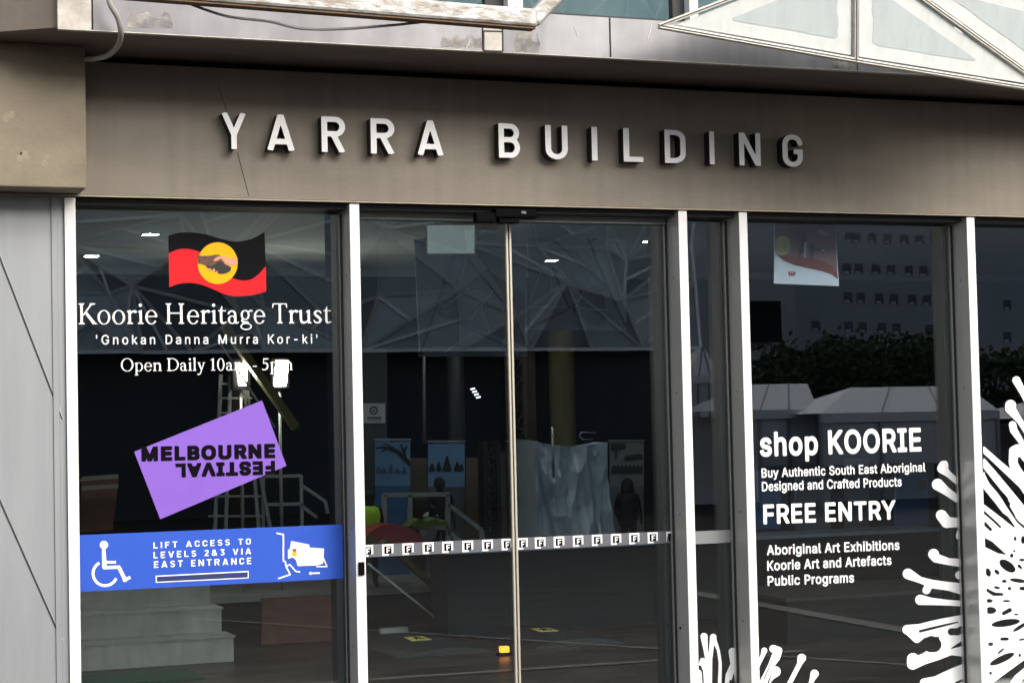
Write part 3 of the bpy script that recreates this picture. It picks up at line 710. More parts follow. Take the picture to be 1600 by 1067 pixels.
# door sensor over the seam
sn = tag(empty("door_sensor", (0.02, 0.1, 2.62)), "black motion sensor box fixed above the seam of the glass doors", "sensor")
def pbox(px0, px1, py0, py1, Y0, Y1):
    p, q = at(px0, py0, Y0), at(px1, py1, Y0)
    return min(p[0], q[0]), max(p[0], q[0]), Y0, Y1, min(p[2], q[2]), max(p[2], q[2])
b = MB(); b.box(*pbox(774, 840, 325, 341, -0.012, 0.049)); b.build("housing", M_blackpl, sn, 0.008)
b = MB(); b.box(*pbox(744, 776, 332, 348, -0.004, 0.049)); b.build("side_unit", M_blackpl, sn, 0.006)
b = MB(); b.box(*pbox(780, 812, 340, 349, 0.0, 0.047)); b.build("lens_hood", M_blackpl, sn, 0.004)
b = MB(); b.box(*pbox(815, 822, 330, 334, -0.0135, -0.0121)); b.build("lens", mat("sensor_lens", hexc(120, 124, 128), 0.2), sn)

# ------------------------------------------------------------------ raised letters YARRA BUILDING
def arc(cx, cy, rx, ry, a0, a1, n=12):
    return [(cx + rx * math.cos(R(a0 + (a1 - a0) * k / n)), cy + ry * math.sin(R(a0 + (a1 - a0) * k / n))) for k in range(n + 1)]
TW = 0.150            # stroke width, cap height 1
H_ = TW / 2
def din(ch):
    """technical letters of even stroke, cap height 1; returns (width, strokes)"""
    a, c = H_, 1 - H_
    if ch == 'I': return TW, [[(a, 0), (a, 1)]]
    if ch == 'L': return 0.52, [[(a, 0), (a, 1)], [(0, a), (0.52, a)]]
    if ch == 'T': return 0.60, [[(0.30, 0), (0.30, 1)], [(0, c), (0.60, c)]]
    if ch == 'F': return 0.52, [[(a, 0), (a, 1)], [(0, c), (0.52, c)], [(0, 0.50), (0.46, 0.50)]]
    if ch == 'E': return 0.54, [[(a, 0), (a, 1)], [(0, c), (0.54, c)], [(0, 0.51), (0.48, 0.51)], [(0, a), (0.54, a)]]
    if ch == 'Y': return 0.68, [[(0.34, 0), (0.34, 0.42)], [(0.075, 1.0), (0.34, 0.40)], [(0.605, 1.0), (0.34, 0.40)]]
    if ch == 'A': return 0.72, [[(0.08, 0), (0.36, 1.0)], [(0.64, 0), (0.36, 1.0)], [(0.17, 0.25), (0.55, 0.25)]]
    if ch == 'V': return 0.70, [[(0.08, 1), (0.35, 0)], [(0.62, 1), (0.35, 0)]]
    if ch == 'N': return 0.66, [[(a, 0), (a, 1)], [(0.66 - a, 0), (0.66 - a, 1)], [(a + .01, 0.98), (0.65 - a, 0.02)]]
    if ch == 'R': return 0.62, [[(a, 0), (a, 1)], [(0, c)] + arc(0.36, c - 0.205, 0.185, 0.205, 90, -90) + [(0, c - 0.41)], [(0.30, 0.52), (0.54, 0)]]
    if ch == 'B': return 0.61, [[(a, 0), (a, 1)], [(0, c)] + arc(0.33, c - 0.20, 0.185, 0.20, 90, -90) + [(0, c - 0.40)], [(0, c - 0.40)] + arc(0.34, a + 0.225, 0.195, 0.225, 90, -90) + [(0, a)]]
    if ch == 'P': return 0.6, [[(a, 0), (a, 1)], [(0, c)] + arc(0.36, c - 0.22, 0.17, 0.22, 90, -90) + [(0, c - 0.44)]]
    if ch == 'D': return 0.60, [[(a, 0), (a, 1)], [(0, c)] + arc(0.27, 0.72, 0.255, c - 0.72, 90, 0) + arc(0.27, 0.28, 0.255, 0.28 - a, 0, -90) + [(0, a)]]
    if ch == 'U': return 0.60, [[(a, 1), (a, 0.30)] + arc(0.30, 0.30, 0.225, 0.30 - a, 180, 360) + [(0.525, 0.30), (0.525, 1)]]
    if ch == 'O': return 0.60, [arc(0.30, 0.70, 0.225, c - 0.70, 0, 180) + arc(0.30, 0.30, 0.225, 0.30 - a, 180, 360) + [(0.525, 0.70), (0.525, 0.72)]]
    if ch == 'C': return 0.58, [[(0.51, 0.74)] + arc(0.30, 0.70, 0.225, c - 0.70, 12, 180) + arc(0.30, 0.30, 0.225, 0.30 - a, 180, 348) + [(0.51, 0.26)]]
    if ch == 'G': return 0.60, [[(0.525, 0.72)] + arc(0.30, 0.70, 0.225, c - 0.70, 8, 180) + arc(0.30, 0.30, 0.225, 0.30 - a, 180, 360) + [(0.525, 0.50)], [(0.33, 0.47), (0.60, 0.47)]]
    if ch == 'S': return 0.56, [arc(0.28, c - 0.20, 0.20, 0.20, 20, 200) + arc(0.28, c - 0.22, 0.2, 0.2, 220, 262, 4) + arc(0.28, a + 0.215, 0.205, 0.215, 84, -25) + arc(0.28, a + 0.2, 0.205, 0.2, -40, -160)]
    if ch == '2': return 0.54, [arc(0.27, 0.71, 0.195, c - 0.71, 165, -25) + [(a - 0.01, a)], [(0, a), (0.54, a)]]
    if ch == '3': return 0.54, [[(0.04, c), (0.47, c), (0.24, 0.58)] + arc(0.26, a + 0.235, 0.2, 0.235, 80, -150)]
    if ch == '&': return 0.68, [[(0.62, 0.02), (0.16, 0.66)] + arc(0.28, 0.76, 0.14, 0.165, 200, -20) + [(0.40, 0.62), (0.14, 0.40)] + arc(0.27, a + 0.19, 0.2, 0.19, 150, 330) + [(0.6, 0.46)]]
    return 0.4, []
def d_strokes(X, Y, strokes, w):
    d = np.full(X.shape, 1e9)
    for s in strokes:
        for p, q in zip(s, s[1:]):
            if abs(p[0] - q[0]) + abs(p[1] - q[1]) > 1e-6: d = np.minimum(d, d_box(X, Y, p, q, w))
        for p in s[1:-1]: d = np.minimum(d, np.hypot(X - p[0], Y - p[1]) - w / 2)
    return d
CACHE_D = {}
def din_loops(ch, w=TW, h=0.018):
    k = (ch, w, h)
    if k not in CACHE_D:
        wd, st = din(ch)
        def fn(X, Y):
            d = d_strokes(X, Y, st, w)
            if ch in 'AYVN&2R': d = np.maximum(d, np.maximum(Y - 1, -Y))
            return d
        CACHE_D[k] = outline(fn, -0.15, wd + 0.15, -0.15, 1.15, h)
    return CACHE_D[k]
sign = tag(empty("building_name_sign", (0.1, -0.01, 3.0)), "raised white capital letters with black sides reading YARRA BUILDING on the concrete fascia", "sign lettering")
M_lface = mat("letter_face", (0.93, 0.93, 0.93), 0.45, var=0.15, scale=8)
M_lside = mat("letter_return", (0.006, 0.006, 0.006), 0.5)
YF = -0.078
LETTERS = [('Y', 347, 385, 182, 236.3), ('A', 417.5, 461, 183, 239), ('R', 503, 540, 186, 240.3), ('R', 579.8, 617, 189, 242.3), ('A', 652.4, 693.6, 191.5, 245),
           ('B', 780, 813, 197.3, 250), ('U', 853, 887.6, 200, 252), ('I', 925.4, 934, 201.5, 252.8), ('L', 975, 1005.5, 204, 256), ('D', 1039.5, 1072, 207, 258),
           ('I', 1109.6, 1117, 210, 259.6), ('N', 1156, 1189, 212.5, 262), ('G', 1223.7, 1255, 215.8, 264.5)]
for ch, px0, px1, pt, pb in LETTERS:
    A, B = at(px0, pb, YF), at(px1, pb, YF)
    Tt = at((px0 + px1) / 2, pt, YF)
    z0, hh = (A[2] + B[2]) / 2, 0.172
    wd = din(ch)[0]
    lp = [[(A[0] + a / wd * (B[0] - A[0]), 2.931 + c * hh) for a, c in l_] for l_ in din_loops(ch)]
    le = empty("letter", ((A[0] + B[0]) / 2, -0.01, 2.93)); le.parent = sign
    le.location = Vector(((A[0] + B[0]) / 2, -0.01, 2.93)) - Vector(sign.location)
    sheet("return", lp, -0.016, 0.059, M_lside, le)
    sheet("face", lp, -0.0752, 0.003, M_lface, le)

def smooth(L, n=6, closed=False):
    L = [np.array(p, float) for p in L]
    out = []
    for i in range(len(L) - 1):
        p0 = L[max(i - 1, 0)]; p1 = L[i]; p2 = L[i + 1]; p3 = L[min(i + 2, len(L) - 1)]
        for k in range(n):
            t = k / n
            out.append(tuple(0.5 * (2 * p1 + (p2 - p0) * t + (2 * p0 - 5 * p1 + 4 * p2 - p3) * t * t + (3 * p1 - p0 - 3 * p2 + p3) * t ** 3)))
    out.append(tuple(L[-1]))
    return out

# ------------------------------------------------------------------ steel tube and frosted panels in front of the roof edge
M_tubeun = M_rust
tb = tag(empty("steel_tube", tuple(at(640, 20, -1.25))), "galvanised square steel tube with rusty underside running below the upper windows and bending up", "steel tube")
p0, p1 = at(300, -11.5, -1.25), at(836, 31, -1.25)
mb = MB(); mb.bar(p0 + (p0 - p1) * 1.2, p1, 0.082, 0.082, up=(0, 0, 1)); mb.build("lower_tube", M_steel, tb, 0.014)
mb = MB(); mb.bar(p0 + (p0 - p1) * 1.2 + (0, 0, -0.0445), p1 + (-0.01, 0, -0.0445), 0.062, 0.006, up=(0, 0, 1)); mb.build("rust_skin", M_rust, tb)
p2 = at(895, -32, -1.25)
mb = MB(); mb.bar(p1 + (p1 - p2) * 0.10 + (0, 0.003, 0.01), p2 + (p2 - p1) * 3, 0.072, 0.070, up=(0, 1, 0)); mb.build("raking_tube", M_steel, tb, 0.012)
mb = MB(); mb.tube(smooth([at(x, y, -1.21) for x, y in ((300, 8), (355, 26), (420, 34), (470, 45), (530, 46), (600, 41), (650, 36), (700, 30))], 5), 0.006, 8)
M_cable = mat("grey_cable", hexc(120, 118, 116), 0.5)
tag(mb.build("sagging_cable", M_cable), "thin grey cable sagging below the galvanised steel tube", "cable")
cp = [(168, -22), (172, 6), (184, 28), (189, 52), (184, 72), (170, 86), (150, 92), (134, 93)]
cd = [-0.72, -0.72, -0.7, -0.66, -0.56, -0.44, -0.34, -0.22]
mb = MB(); mb.tube(smooth([at(x, y, Y) for (x, y), Y in zip(cp, cd)], 6), 0.0125, 12)
tag(mb.build("conduit", mat("conduit_grey", hexc(150, 146, 140), 0.4)), "grey bent conduit hanging from the roof edge into the corner by the end block", "conduit")

can = tag(empty("frosted_canopy", tuple(at(1336, 95, -1.05))), "large frosted white glass triangles in a thin metal frame at the top right", "glass canopy")
VA, VB, VC, VD = at(1029, 41.5, -0.90), at(1336, 95, -1.00), at(1642, 144, -1.08), at(1336, -76, -1.10)
VE = at(1800, 40, -1.20); VF = at(1800, -120, -1.25)
def tri_panel(a, b_, c):
    a, b_, c = (np.array(q, float) for q in (a, b_, c))
    n = np.cross(b_ - a, c - a); n /= np.linalg.norm(n)
    if n[1] > 0: n = -n
    ce = (a + b_ + c) / 3
    def inset(d):
        out = []
        P = [a, b_, c]
        for i in range(3):
            p, pr, nx = P[i], P[i - 1], P[(i + 1) % 3]
            e1, e2 = (pr - p) / np.linalg.norm(pr - p), (nx - p) / np.linalg.norm(nx - p)
            s = np.linalg.norm(np.cross(e1, e2))
            out.append(p + (e1 + e2) * d / s)
        return out
    o = inset(0.022)
    p = MB().prism(o, n * -0.012).build("glass_panel", M_frostedge, can)
    i2 = inset(0.085)
    # clear middle: outline softened by hand so it does not run parallel to the rim
    rnd = random.Random(int(abs(a[0] * 100)))
    mid = []
    for k in range(3):
        u, v = i2[k], i2[(k + 1) % 3]
        for t in np.linspace(0.04, 0.96, 10):
            q = u * (1 - t) + v * t
            mid.append(q + (ce - q) * rnd.uniform(0.0, 0.05) + n * 0.0006)
    MB().prism(mid, n * 0.0008).build("frosted_field", M_frost, p)
def bar2(p, q, w=0.021):
    MB().bar(p, q, w, 0.03, up=(0, 1, 0)).build("frame_bar", M_bar, can, 0.003)
    p, q = np.array(p), np.array(q)
    MB().bar(p + (0, -0.0165, 0), q + (0, -0.0165, 0), 0.005, 0.003, up=(0, 1, 0)).build("gasket", M_gasket, can)
tri_panel(VA, VB, VD); tri_panel(VB, VC, VD); tri_panel(VD, VC, VE); tri_panel(VD, VE, VF)
for p, q in ((VA, VB), (VB, VC), (VC, VE), (VA, VD), (VB, VD), (VC, VD), (VD, VE)): bar2(p, q)

# ------------------------------------------------------------------ decals on the glass
YD = GY - 0.0006
YE = YD - 0.0012
CAPU = max(p[1] for l_ in GLY['E'][1] for p in l_)

# flag with a yellow disc and shaking hands
fl = tag(empty("flag_decal", tuple(at(340, 415, YD))), "waving red and black flag sticker with shaking hands in a yellow disc", "flag sticker")
zf = lambda L: [(250 + x / 8.889, 350 + y / 8.889) for x, y in L]
top = smooth([(115, 165), (260, 125), (450, 118), (650, 150), (850, 210), (1000, 240), (1150, 238), (1300, 195), (1452, 112)])
midl = smooth([(120, 410), (230, 360), (350, 345), (480, 365), (620, 430), (800, 600), (950, 715), (1050, 765), (1150, 785), (1260, 770), (1360, 705), (1468, 585)])
bot = smooth([(130, 880), (250, 835), (400, 818), (560, 840), (720, 900), (880, 970), (1000, 1000), (1120, 1005), (1300, 985), (1475, 935)])
M_fblack = mat("flag_black", (0.006, 0.006, 0.0075), 0.7, spec=0.06)
M_fred = mat("flag_red", hexc(214, 40, 46), 0.7, spec=0.1)
M_fyel = mat("flag_yellow", hexc(230, 178, 30), 0.7, spec=0.1)
sheet("black_field", px_loops([zf(top + midl[::-1])], YD), YD, 0.0008, M_fblack, fl)
sheet("red_field", px_loops([zf(midl + bot[::-1])], YD), YD, 0.0008, M_fred, fl)
disc = [(800 + 278 * math.cos(t), 545 + 290 * math.sin(t)) for t in np.linspace(0, 2 * math.pi, 48, endpoint=False)]
sheet("yellow_disc", px_loops([zf(disc)], YD), YD - 0.0012, 0.0006, M_fyel, fl)
M_h1 = mat("dark_hand", hexc(112, 72, 50), 0.6, var=0.9, scale=60, col2=hexc(60, 38, 30))
M_h2 = mat("pale_hand", hexc(226, 160, 128), 0.6, var=0.6, scale=60, col2=hexc(176, 110, 84))
M_h3 = mat("finger_shade", hexc(30, 20, 18), 0.6)
darkarm = smooth([(530, 440), (620, 445), (700, 440), (770, 428), (840, 440), (870, 500), (900, 560), (930, 600), (900, 640), (820, 650), (740, 620), (640, 585), (580, 560), (528, 555)], 4)
sheet("dark_hand", px_loops([zf(darkarm)], YD), YD - 0.0022, 0.0005, M_h1, fl)
grip = smooth([(760, 560), (830, 520), (900, 560), (960, 590), (980, 600), (985, 630), (960, 665), (900, 690), (830, 695), (780, 670), (720, 640), (660, 610), (640, 585), (700, 590)], 4)
sheet("fist_shade", px_loops([zf(grip)], YD), YD - 0.0029, 0.0005, M_h3, fl)
palearm = smooth([(1074, 470), (980, 480), (920, 460), (860, 448), (800, 455), (745, 495), (750, 520), (800, 505), (850, 485), (880, 520), (920, 560), (940, 580), (985, 590), (1010, 575), (1078, 550)], 4)
sheet("pale_hand", px_loops([zf(palearm)], YD), YD - 0.0036, 0.0005, M_h2, fl)
fn = lambda X, Y: np.min([np.hypot(X - a, Y - c) - r for a, c, r in ((690, 630, 16), (745, 640, 18), (790, 668, 14))], axis=0)
sheet("fingertip", px_loops([zf(l_) for l_ in outline(fn, 640, 840, 590, 720, 6)], YD), YD - 0.0036, 0.0005, M_h2, fl)

# ---- serif letters (units: cap height .70, x-height .46)
def ring(cx, cy, rx, ry, tx, ty, rot=0.0):
    return lambda X, Y: np.maximum(d_ell(X, Y, cx, cy, rx, ry), -d_ell(X, Y, cx, cy, rx - tx, ry - ty, rot))
def sx(x0, x1, y0, y1): return lambda X, Y: np.maximum(np.abs(X - (x0 + x1) / 2) - (x1 - x0) / 2, np.abs(Y - (y0 + y1) / 2) - (y1 - y0) / 2)
def pg(*pts): return lambda X, Y: d_poly(X, Y, [list(pts)])
def ch_(pts): return lambda X, Y: np.min([d_seg(X, Y, p[:2], q[:2], p[2], q[2]) for p, q in zip(pts, pts[1:])], axis=0)
def dot(x, y, r): return lambda X, Y: np.hypot(X - x, Y - y) - r
def cut(f, *h): return lambda X, Y: np.maximum.reduce([f(X, Y)] + [-k(X, Y) for k in h])
def foot(xc, w=0.21, y=0.0, up=1): return pg((xc - w / 2, y), (xc + w / 2, y), (xc + w / 2, y + 0.025 * up), (xc + 0.06, y + 0.05 * up), (xc - 0.06, y + 0.05 * up), (xc - w / 2, y + 0.025 * up))
ST = 0.088
def stem(xc, y0, y1): return sx(xc - ST / 2, xc + ST / 2, y0, y1)
def flagserif(xc, y): return pg((xc - 0.10, y - 0.055), (xc - 0.10, y - 0.035), (xc + ST / 2, y + 0.02), (xc + ST / 2, y - 0.08), (xc - 0.02, y - 0.08))
SER = {
    'K': (0.66, [stem(0.14, 0, 0.70), foot(0.14), foot(0.14, y=0.70, up=-1), pg((0.17, 0.30), (0.47, 0.70), (0.54, 0.70), (0.22, 0.29)), pg((0.24, 0.37), (0.33, 0.41), (0.64, 0.03), (0.66, 0.0), (0.53, 0.0)), foot(0.52, 0.20, 0.70, -1), sx(0.50, 0.69, 0, 0.025)]),
    'H': (0.80, [stem(0.16, 0, 0.70), stem(0.62, 0, 0.70), foot(0.16), foot(0.62), foot(0.16, y=0.70, up=-1), foot(0.62, y=0.70, up=-1), sx(0.16, 0.62, 0.345, 0.385)]),
    'T': (0.60, [stem(0.30, 0, 0.70), foot(0.30), sx(0.03, 0.57, 0.665, 0.70), pg((0.03, 0.70), (0.02, 0.54), (0.045, 0.54), (0.085, 0.67)), pg((0.57, 0.70), (0.58, 0.54), (0.555, 0.54), (0.515, 0.67))]),
    'O': (0.78, [ring(0.39, 0.35, 0.35, 0.365, 0.09, 0.035, 0.0)]),
    'D': (0.74, [stem(0.15, 0, 0.70), foot(0.13, 0.2), foot(0.13, 0.2, 0.70, -1), cut(ring(0.32, 0.35, 0.38, 0.35, 0.088, 0.035), sx(-0.2, 0.15, -0.1, 0.8)), sx(0.10, 0.33, 0.665, 0.70), sx(0.10, 0.33, 0, 0.035)]),
    'o': (0.52, [ring(0.26, 0.23, 0.225, 0.245, 0.078, 0.03)]),
    'e': (0.49, [cut(ring(0.25, 0.23, 0.215, 0.245, 0.078, 0.030), pg((0.25, 0.20), (0.5, 0.24), (0.5, 0.08), (0.40, 0.10))), sx(0.06, 0.455, 0.235, 0.268)]),
    'r': (0.38, [stem(0.13, 0, 0.46), foot(0.14, 0.21), flagserif(0.13, 0.46), ch_([(0.15, 0.33, 0.02), (0.22, 0.42, 0.026), (0.30, 0.435, 0.04), (0.335, 0.415, 0.045)])]),
    'i': (0.27, [stem(0.14, 0, 0.46), foot(0.14), flagserif(0.14, 0.46), dot(0.13, 0.635, 0.058)]),
    't': (0.33, [stem(0.13, 0.06, 0.50), sx(0.02, 0.31, 0.425, 0.46), pg((0.086, 0.45), (0.174, 0.45), (0.174, 0.60), (0.15, 0.60)), ch_([(0.13, 0.10, 0.044), (0.15, 0.04, 0.044), (0.20, 0.02, 0.034), (0.27, 0.03, 0.018), (0.31, 0.055, 0.015)])]),
    'a': (0.47, [sx(0.275, 0.36, 0.07, 0.36), ch_([(0.31, 0.34, 0.042), (0.28, 0.41, 0.036), (0.21, 0.438, 0.026), (0.13, 0.42, 0.024), (0.08, 0.37, 0.030), (0.075, 0.35, 0.034)]), ring(0.20, 0.135, 0.155, 0.145, 0.075, 0.03), ch_([(0.31, 0.08, 0.042), (0.34, 0.025, 0.032), (0.40, 0.02, 0.018), (0.44, 0.05, 0.014)])]),
    'g': (0.50, [ring(0.215, 0.30, 0.165, 0.17, 0.07, 0.03), ch_([(0.33, 0.40, 0.02), (0.40, 0.445, 0.026), (0.46, 0.44, 0.03)]), ch_([(0.13, 0.17, 0.022), (0.09, 0.10, 0.03), (0.13, 0.055, 0.034), (0.30, 0.03, 0.04)]), ring(0.245, -0.10, 0.21, 0.125, 0.05, 0.036)]),
    'u': (0.55, [stem(0.11, 0.12, 0.46), stem(0.41, 0.0, 0.46), flagserif(0.11, 0.46), flagserif(0.41, 0.46), ch_([(0.11, 0.14, 0.044), (0.14, 0.05, 0.044), (0.21, 0.022, 0.036), (0.30, 0.04, 0.026), (0.39, 0.11, 0.018)]), pg((0.41, 0.0), (0.52, 0.0), (0.52, 0.03), (0.44, 0.05))]),
    's': (0.40, [ch_([(0.32, 0.36, 0.022), (0.29, 0.42, 0.024), (0.20, 0.438, 0.026), (0.12, 0.41, 0.036), (0.09, 0.35, 0.042), (0.14, 0.28, 0.046), (0.25, 0.20, 0.048), (0.31, 0.13, 0.044), (0.28, 0.05, 0.034), (0.19, 0.020, 0.024), (0.10, 0.035, 0.024), (0.06, 0.10, 0.022)])]),
    'p': (0.54, [stem(0.13, -0.22, 0.46), flagserif(0.13, 0.46), foot(0.13, 0.21, -0.22), cut(ring(0.275, 0.23, 0.215, 0.245, 0.080, 0.03), sx(-0.1, 0.13, -0.3, 0.6))]),
    'n': (0.57, [stem(0.13, 0, 0.46), stem(0.43, 0, 0.32), foot(0.13, 0.2), foot(0.43, 0.2), flagserif(0.13, 0.46), ch_([(0.15, 0.34, 0.018), (0.23, 0.42, 0.026), (0.32, 0.435, 0.036), (0.40, 0.39, 0.044), (0.43, 0.31, 0.044)])]),
    'm': (0.86, [stem(0.13, 0, 0.46), stem(0.43, 0, 0.32), stem(0.73, 0, 0.32), foot(0.13, 0.2), foot(0.43, 0.2), foot(0.73, 0.2), flagserif(0.13, 0.46), ch_([(0.15, 0.34, 0.018), (0.23, 0.42, 0.026), (0.32, 0.435, 0.036), (0.40, 0.39, 0.044), (0.43, 0.31, 0.044)]), ch_([(0.45, 0.34, 0.018), (0.53, 0.42, 0.026), (0.62, 0.435, 0.036), (0.70, 0.39, 0.044), (0.73, 0.31, 0.044)])]),
    'l': (0.26, [stem(0.13, 0, 0.72), foot(0.13, 0.2), flagserif(0.13, 0.72)]),
    'y': (0.50, [pg((0.05, 0.46), (0.15, 0.46), (0.30, 0.06), (0.24, 0.0)), pg((0.39, 0.46), (0.44, 0.46), (0.21, -0.18), (0.16, -0.16)), sx(0.01, 0.20, 0.435, 0.46), sx(0.33, 0.49, 0.435, 0.46), ch_([(0.19, -0.16, 0.026), (0.12, -0.21, 0.026), (0.06, -0.20, 0.036)])]),
    '1': (0.40, [stem(0.21, 0, 0.68), foot(0.21, 0.24), pg((0.07, 0.60), (0.21, 0.68), (0.21, 0.62), (0.08, 0.57))]),
    '0': (0.52, [ring(0.26, 0.335, 0.215, 0.35, 0.085, 0.032)]),
    '5': (0.48, [sx(0.12, 0.41, 0.60, 0.67), sx(0.11, 0.15, 0.36, 0.66), ch_([(0.12, 0.385, 0.02), (0.22, 0.415, 0.03), (0.32, 0.37, 0.042), (0.365, 0.25, 0.046), (0.33, 0.11, 0.042), (0.22, 0.03, 0.032), (0.12, 0.02, 0.026), (0.06, 0.05, 0.034)])]),
    '-': (0.34, [sx(0.05, 0.29, 0.20, 0.25)]),
}
CACHE_S = {}
def ser_text(text, track=0.0):
    x, loops = 0.0, []
    for ch in text:
        if ch == ' ':
            x += 0.22 + track
            continue
        wd, fs = SER[ch]
        if ch not in CACHE_S:
            CACHE_S[ch] = outline(lambda X, Y: np.minimum.reduce([q(X, Y) for q in fs]), -0.1, wd + 0.1, -0.3, 0.8, 0.0105)
        loops += [[(a + x, c) for a, c in l_] for l_ in CACHE_S[ch]]
        x += wd + track
    return loops
def words_decal(name, label, loops, p0, p1, cap, capu, mt=M_white):
    lp = fit_line(loops, p0, p1, cap, capu, YD)
    return tag(sheet(name, lp, YD, 0.0008, mt), label, "window lettering")
words_decal("window_lettering", "large white serif lettering on the left window reading Koorie Heritage Trust", ser_text("Koorie Heritage Trust"), (123, 506.5), (518, 505), 32.5, 0.70)
words_decal("window_lettering", "small widely spaced white motto in quotes below the large serif title", gro_text("'Gnokan Danna Murra Kor-ki'", 6, 150), (150, 538), (496, 536.5), 14.5, CAPU)
words_decal("window_lettering", "white serif opening hours below the motto reading Open Daily 10am - 5pm", ser_text("Open Daily 10am - 5pm"), (189, 580), (457.5, 578), 20, 0.70)

def lift(loops, d): return [[(a, c + d) for a, c in l_] for l_ in loops]
# purple festival sticker, hung aslant, with cut-out black words
fs_ = tag(empty("festival_sticker", tuple(at(328, 718, YD))), "tilted purple rectangle sticker with black words MELBOURNE and an upside-down FESTIVAL", "sticker")
M_purp = mat("purple_vinyl", hexc(134, 97, 194), 0.6, spec=0.15, var=0.5, scale=2.2, col2=hexc(126, 90, 182))
M_ink = mat("black_vinyl", (0.004, 0.003, 0.006), 0.7, spec=0.05)
cr = [(209.6, 705.6), (409.4, 625.5), (447.5, 727.5), (250.4, 810.9)]
sheet("panel", px_loops([cr], YD), YD, 0.0008, M_purp, fs_)
sheet("lettering", fit_line(lift(gro_text("MELBOURNE", 58, -18), 58), (221, 721.5), (430, 716), 24, CAPU + 116, YD), YD - 0.0012, 0.0008, M_ink, fs_)
A, B = (429.5, 719.0), (274, 723.5)
sheet("lettering", fit_line(lift(gro_text("FESTIVAL", 58, -18), 58), A, B, -22.5, CAPU + 116, YD), YD - 0.0012, 0.0008, M_ink, fs_)

# blue lift sign
ls = tag(empty("lift_sign", tuple(at(330, 875, YD))), "long blue sign across the left window with wheelchair symbol and white lift access words", "sign")
M_blue = mat("blue_sign", hexc(50, 88, 190), 0.55, spec=0.2, var=0.6, scale=1.8, col2=hexc(43, 79, 174))
p, q = at(124, 839, YD), at(538, 908, YD)
sheet("panel", [[(-2.1455, 0.8705), (-0.848, 0.8705), (-0.848, 1.1345), (-2.1455, 1.1345)]], YD, 0.0009, M_blue, ls)
zs = lambda L: [(x / 2.7586, 760 + y / 2.7586) for x, y in L]
def zloops(fn, x0, x1, y0, y1, h, tf, Y=None): return px_loops([tf(l_) for l_ in outline(fn, x0, x1, y0, y1, h)], Y or YE)
def wheel(X, Y):
    d = np.hypot(X - 448, Y - 251) - 18
    d = np.minimum(d, d_seg(X, Y, (447, 275), (450, 345), 8, 10))
    d = np.minimum(d, d_box(X, Y, (450, 325), (500, 325), 11))
    d = np.minimum(d, d_box(X, Y, (445, 349), (518, 346), 14))
    d = np.minimum(d, d_seg(X, Y, (514, 350), (540, 402), 8))
    d = np.minimum(d, d_box(X, Y, (530, 405), (562, 390), 13))
    ringd = np.abs(np.hypot((X - 453), (Y - 374)) - 52) - 6
    ang = np.degrees(np.arctan2(Y - 374, X - 453)) % 360
    d = np.minimum(d, np.where((ang > 22) & (ang < 242), ringd, 30.0))
    return d
sheet("wheelchair_symbol", zloops(wheel, 380, 580, 225, 445, 2.5, zs), YE, 0.0006, M_white, ls)
def din_text(text, w, gap, space):
    x, lp = 0.0, []
    for c_ in text:
        if c_ == ' ': x += space; continue
        lp += [[(a + x, z) for a, z in l_] for l_ in din_loops(c_, w, 0.03)]
        x += din(c_)[0] + gap
    return lp
for t, a, c_, cap in (("LIFT ACCESS TO", (239.6, 856.4), (392, 850), 9.4), ("LEVELS 2&3 VIA", (239.8, 871.8), (392.4, 865.3), 9.8), ("EAST ENTRANCE", (240.5, 886.8), (392.6, 880.6), 10.2)):
    sheet("lettering", fit_line(din_text(t, 0.17, 0.36, 0.66), a, c_, cap, 1.0, YE), YE, 0.0006, M_white, ls)
sheet("rule_border", px_loops([[(243, 899), (388.5, 891.5), (388.5, 903), (243.5, 910)]], YE), YE, 0.0005, M_white, ls)
sheet("rule_field", px_loops([[(245, 900.6), (387, 893.2), (387, 901.6), (245.3, 908.4)]], YE), YE - 0.0007, 0.0005, mat("navy_ink", hexc(30, 44, 96), 0.5), ls)
zt = lambda L: [(420 + x / 10.667, 820 + y / 10.667) for x, y in L]
def pl_(pts, r): return lambda X, Y: np.min([d_seg(X, Y, a, c_, r) for a, c_ in zip(pts, pts[1:])], axis=0)
trol = [pl_([(135, 135), (243, 157), (243, 598), (275, 605), (288, 690), (358, 822), (165, 888)], 12), pl_([(290, 685), (350, 655), (450, 770), (515, 780)], 11), pl_([(905, 540), (970, 690), (800, 690)], 11), pl_([(700, 803), (840, 797)], 13), dot(695, 803, 25),
        pg((375, 265), (675, 325), (677, 372), (922, 390), (905, 640), (790, 672), (480, 682), (455, 585), (400, 535), (320, 562), (318, 408), (345, 405))]
sheet("trolley_symbol", zloops(lambda X, Y: np.minimum.reduce([q_(X, Y) for q_ in trol]), 80, 1040, 90, 930, 9, zt), YE, 0.0006, M_white, ls)
sheet("yellow_spot", zloops(dot(425, 480, 42), 360, 490, 420, 540, 9, zt), YE - 0.0008, 0.0005, M_fyel, ls)
sheet("brown_spot", zloops(pg((392, 395), (462, 395), (458, 445), (392, 440)), 370, 490, 370, 460, 6, zt), YE - 0.0008, 0.0005, mat("brown_ink", hexc(150, 84, 70), 0.5), ls)
sheet("grey_outline", zloops(lambda X, Y: np.minimum.reduce([pl_([(470, 490), (610, 500), (650, 640)], 5)(X, Y), pl_([(625, 520), (690, 470), (755, 490), (775, 620)], 5)(X, Y), pl_([(680, 610), (740, 630)], 9)(X, Y)]), 440, 800, 440, 680, 5, zt), YE - 0.0008, 0.0005, mat("grey_ink", hexc(196, 192, 186), 0.5), ls)

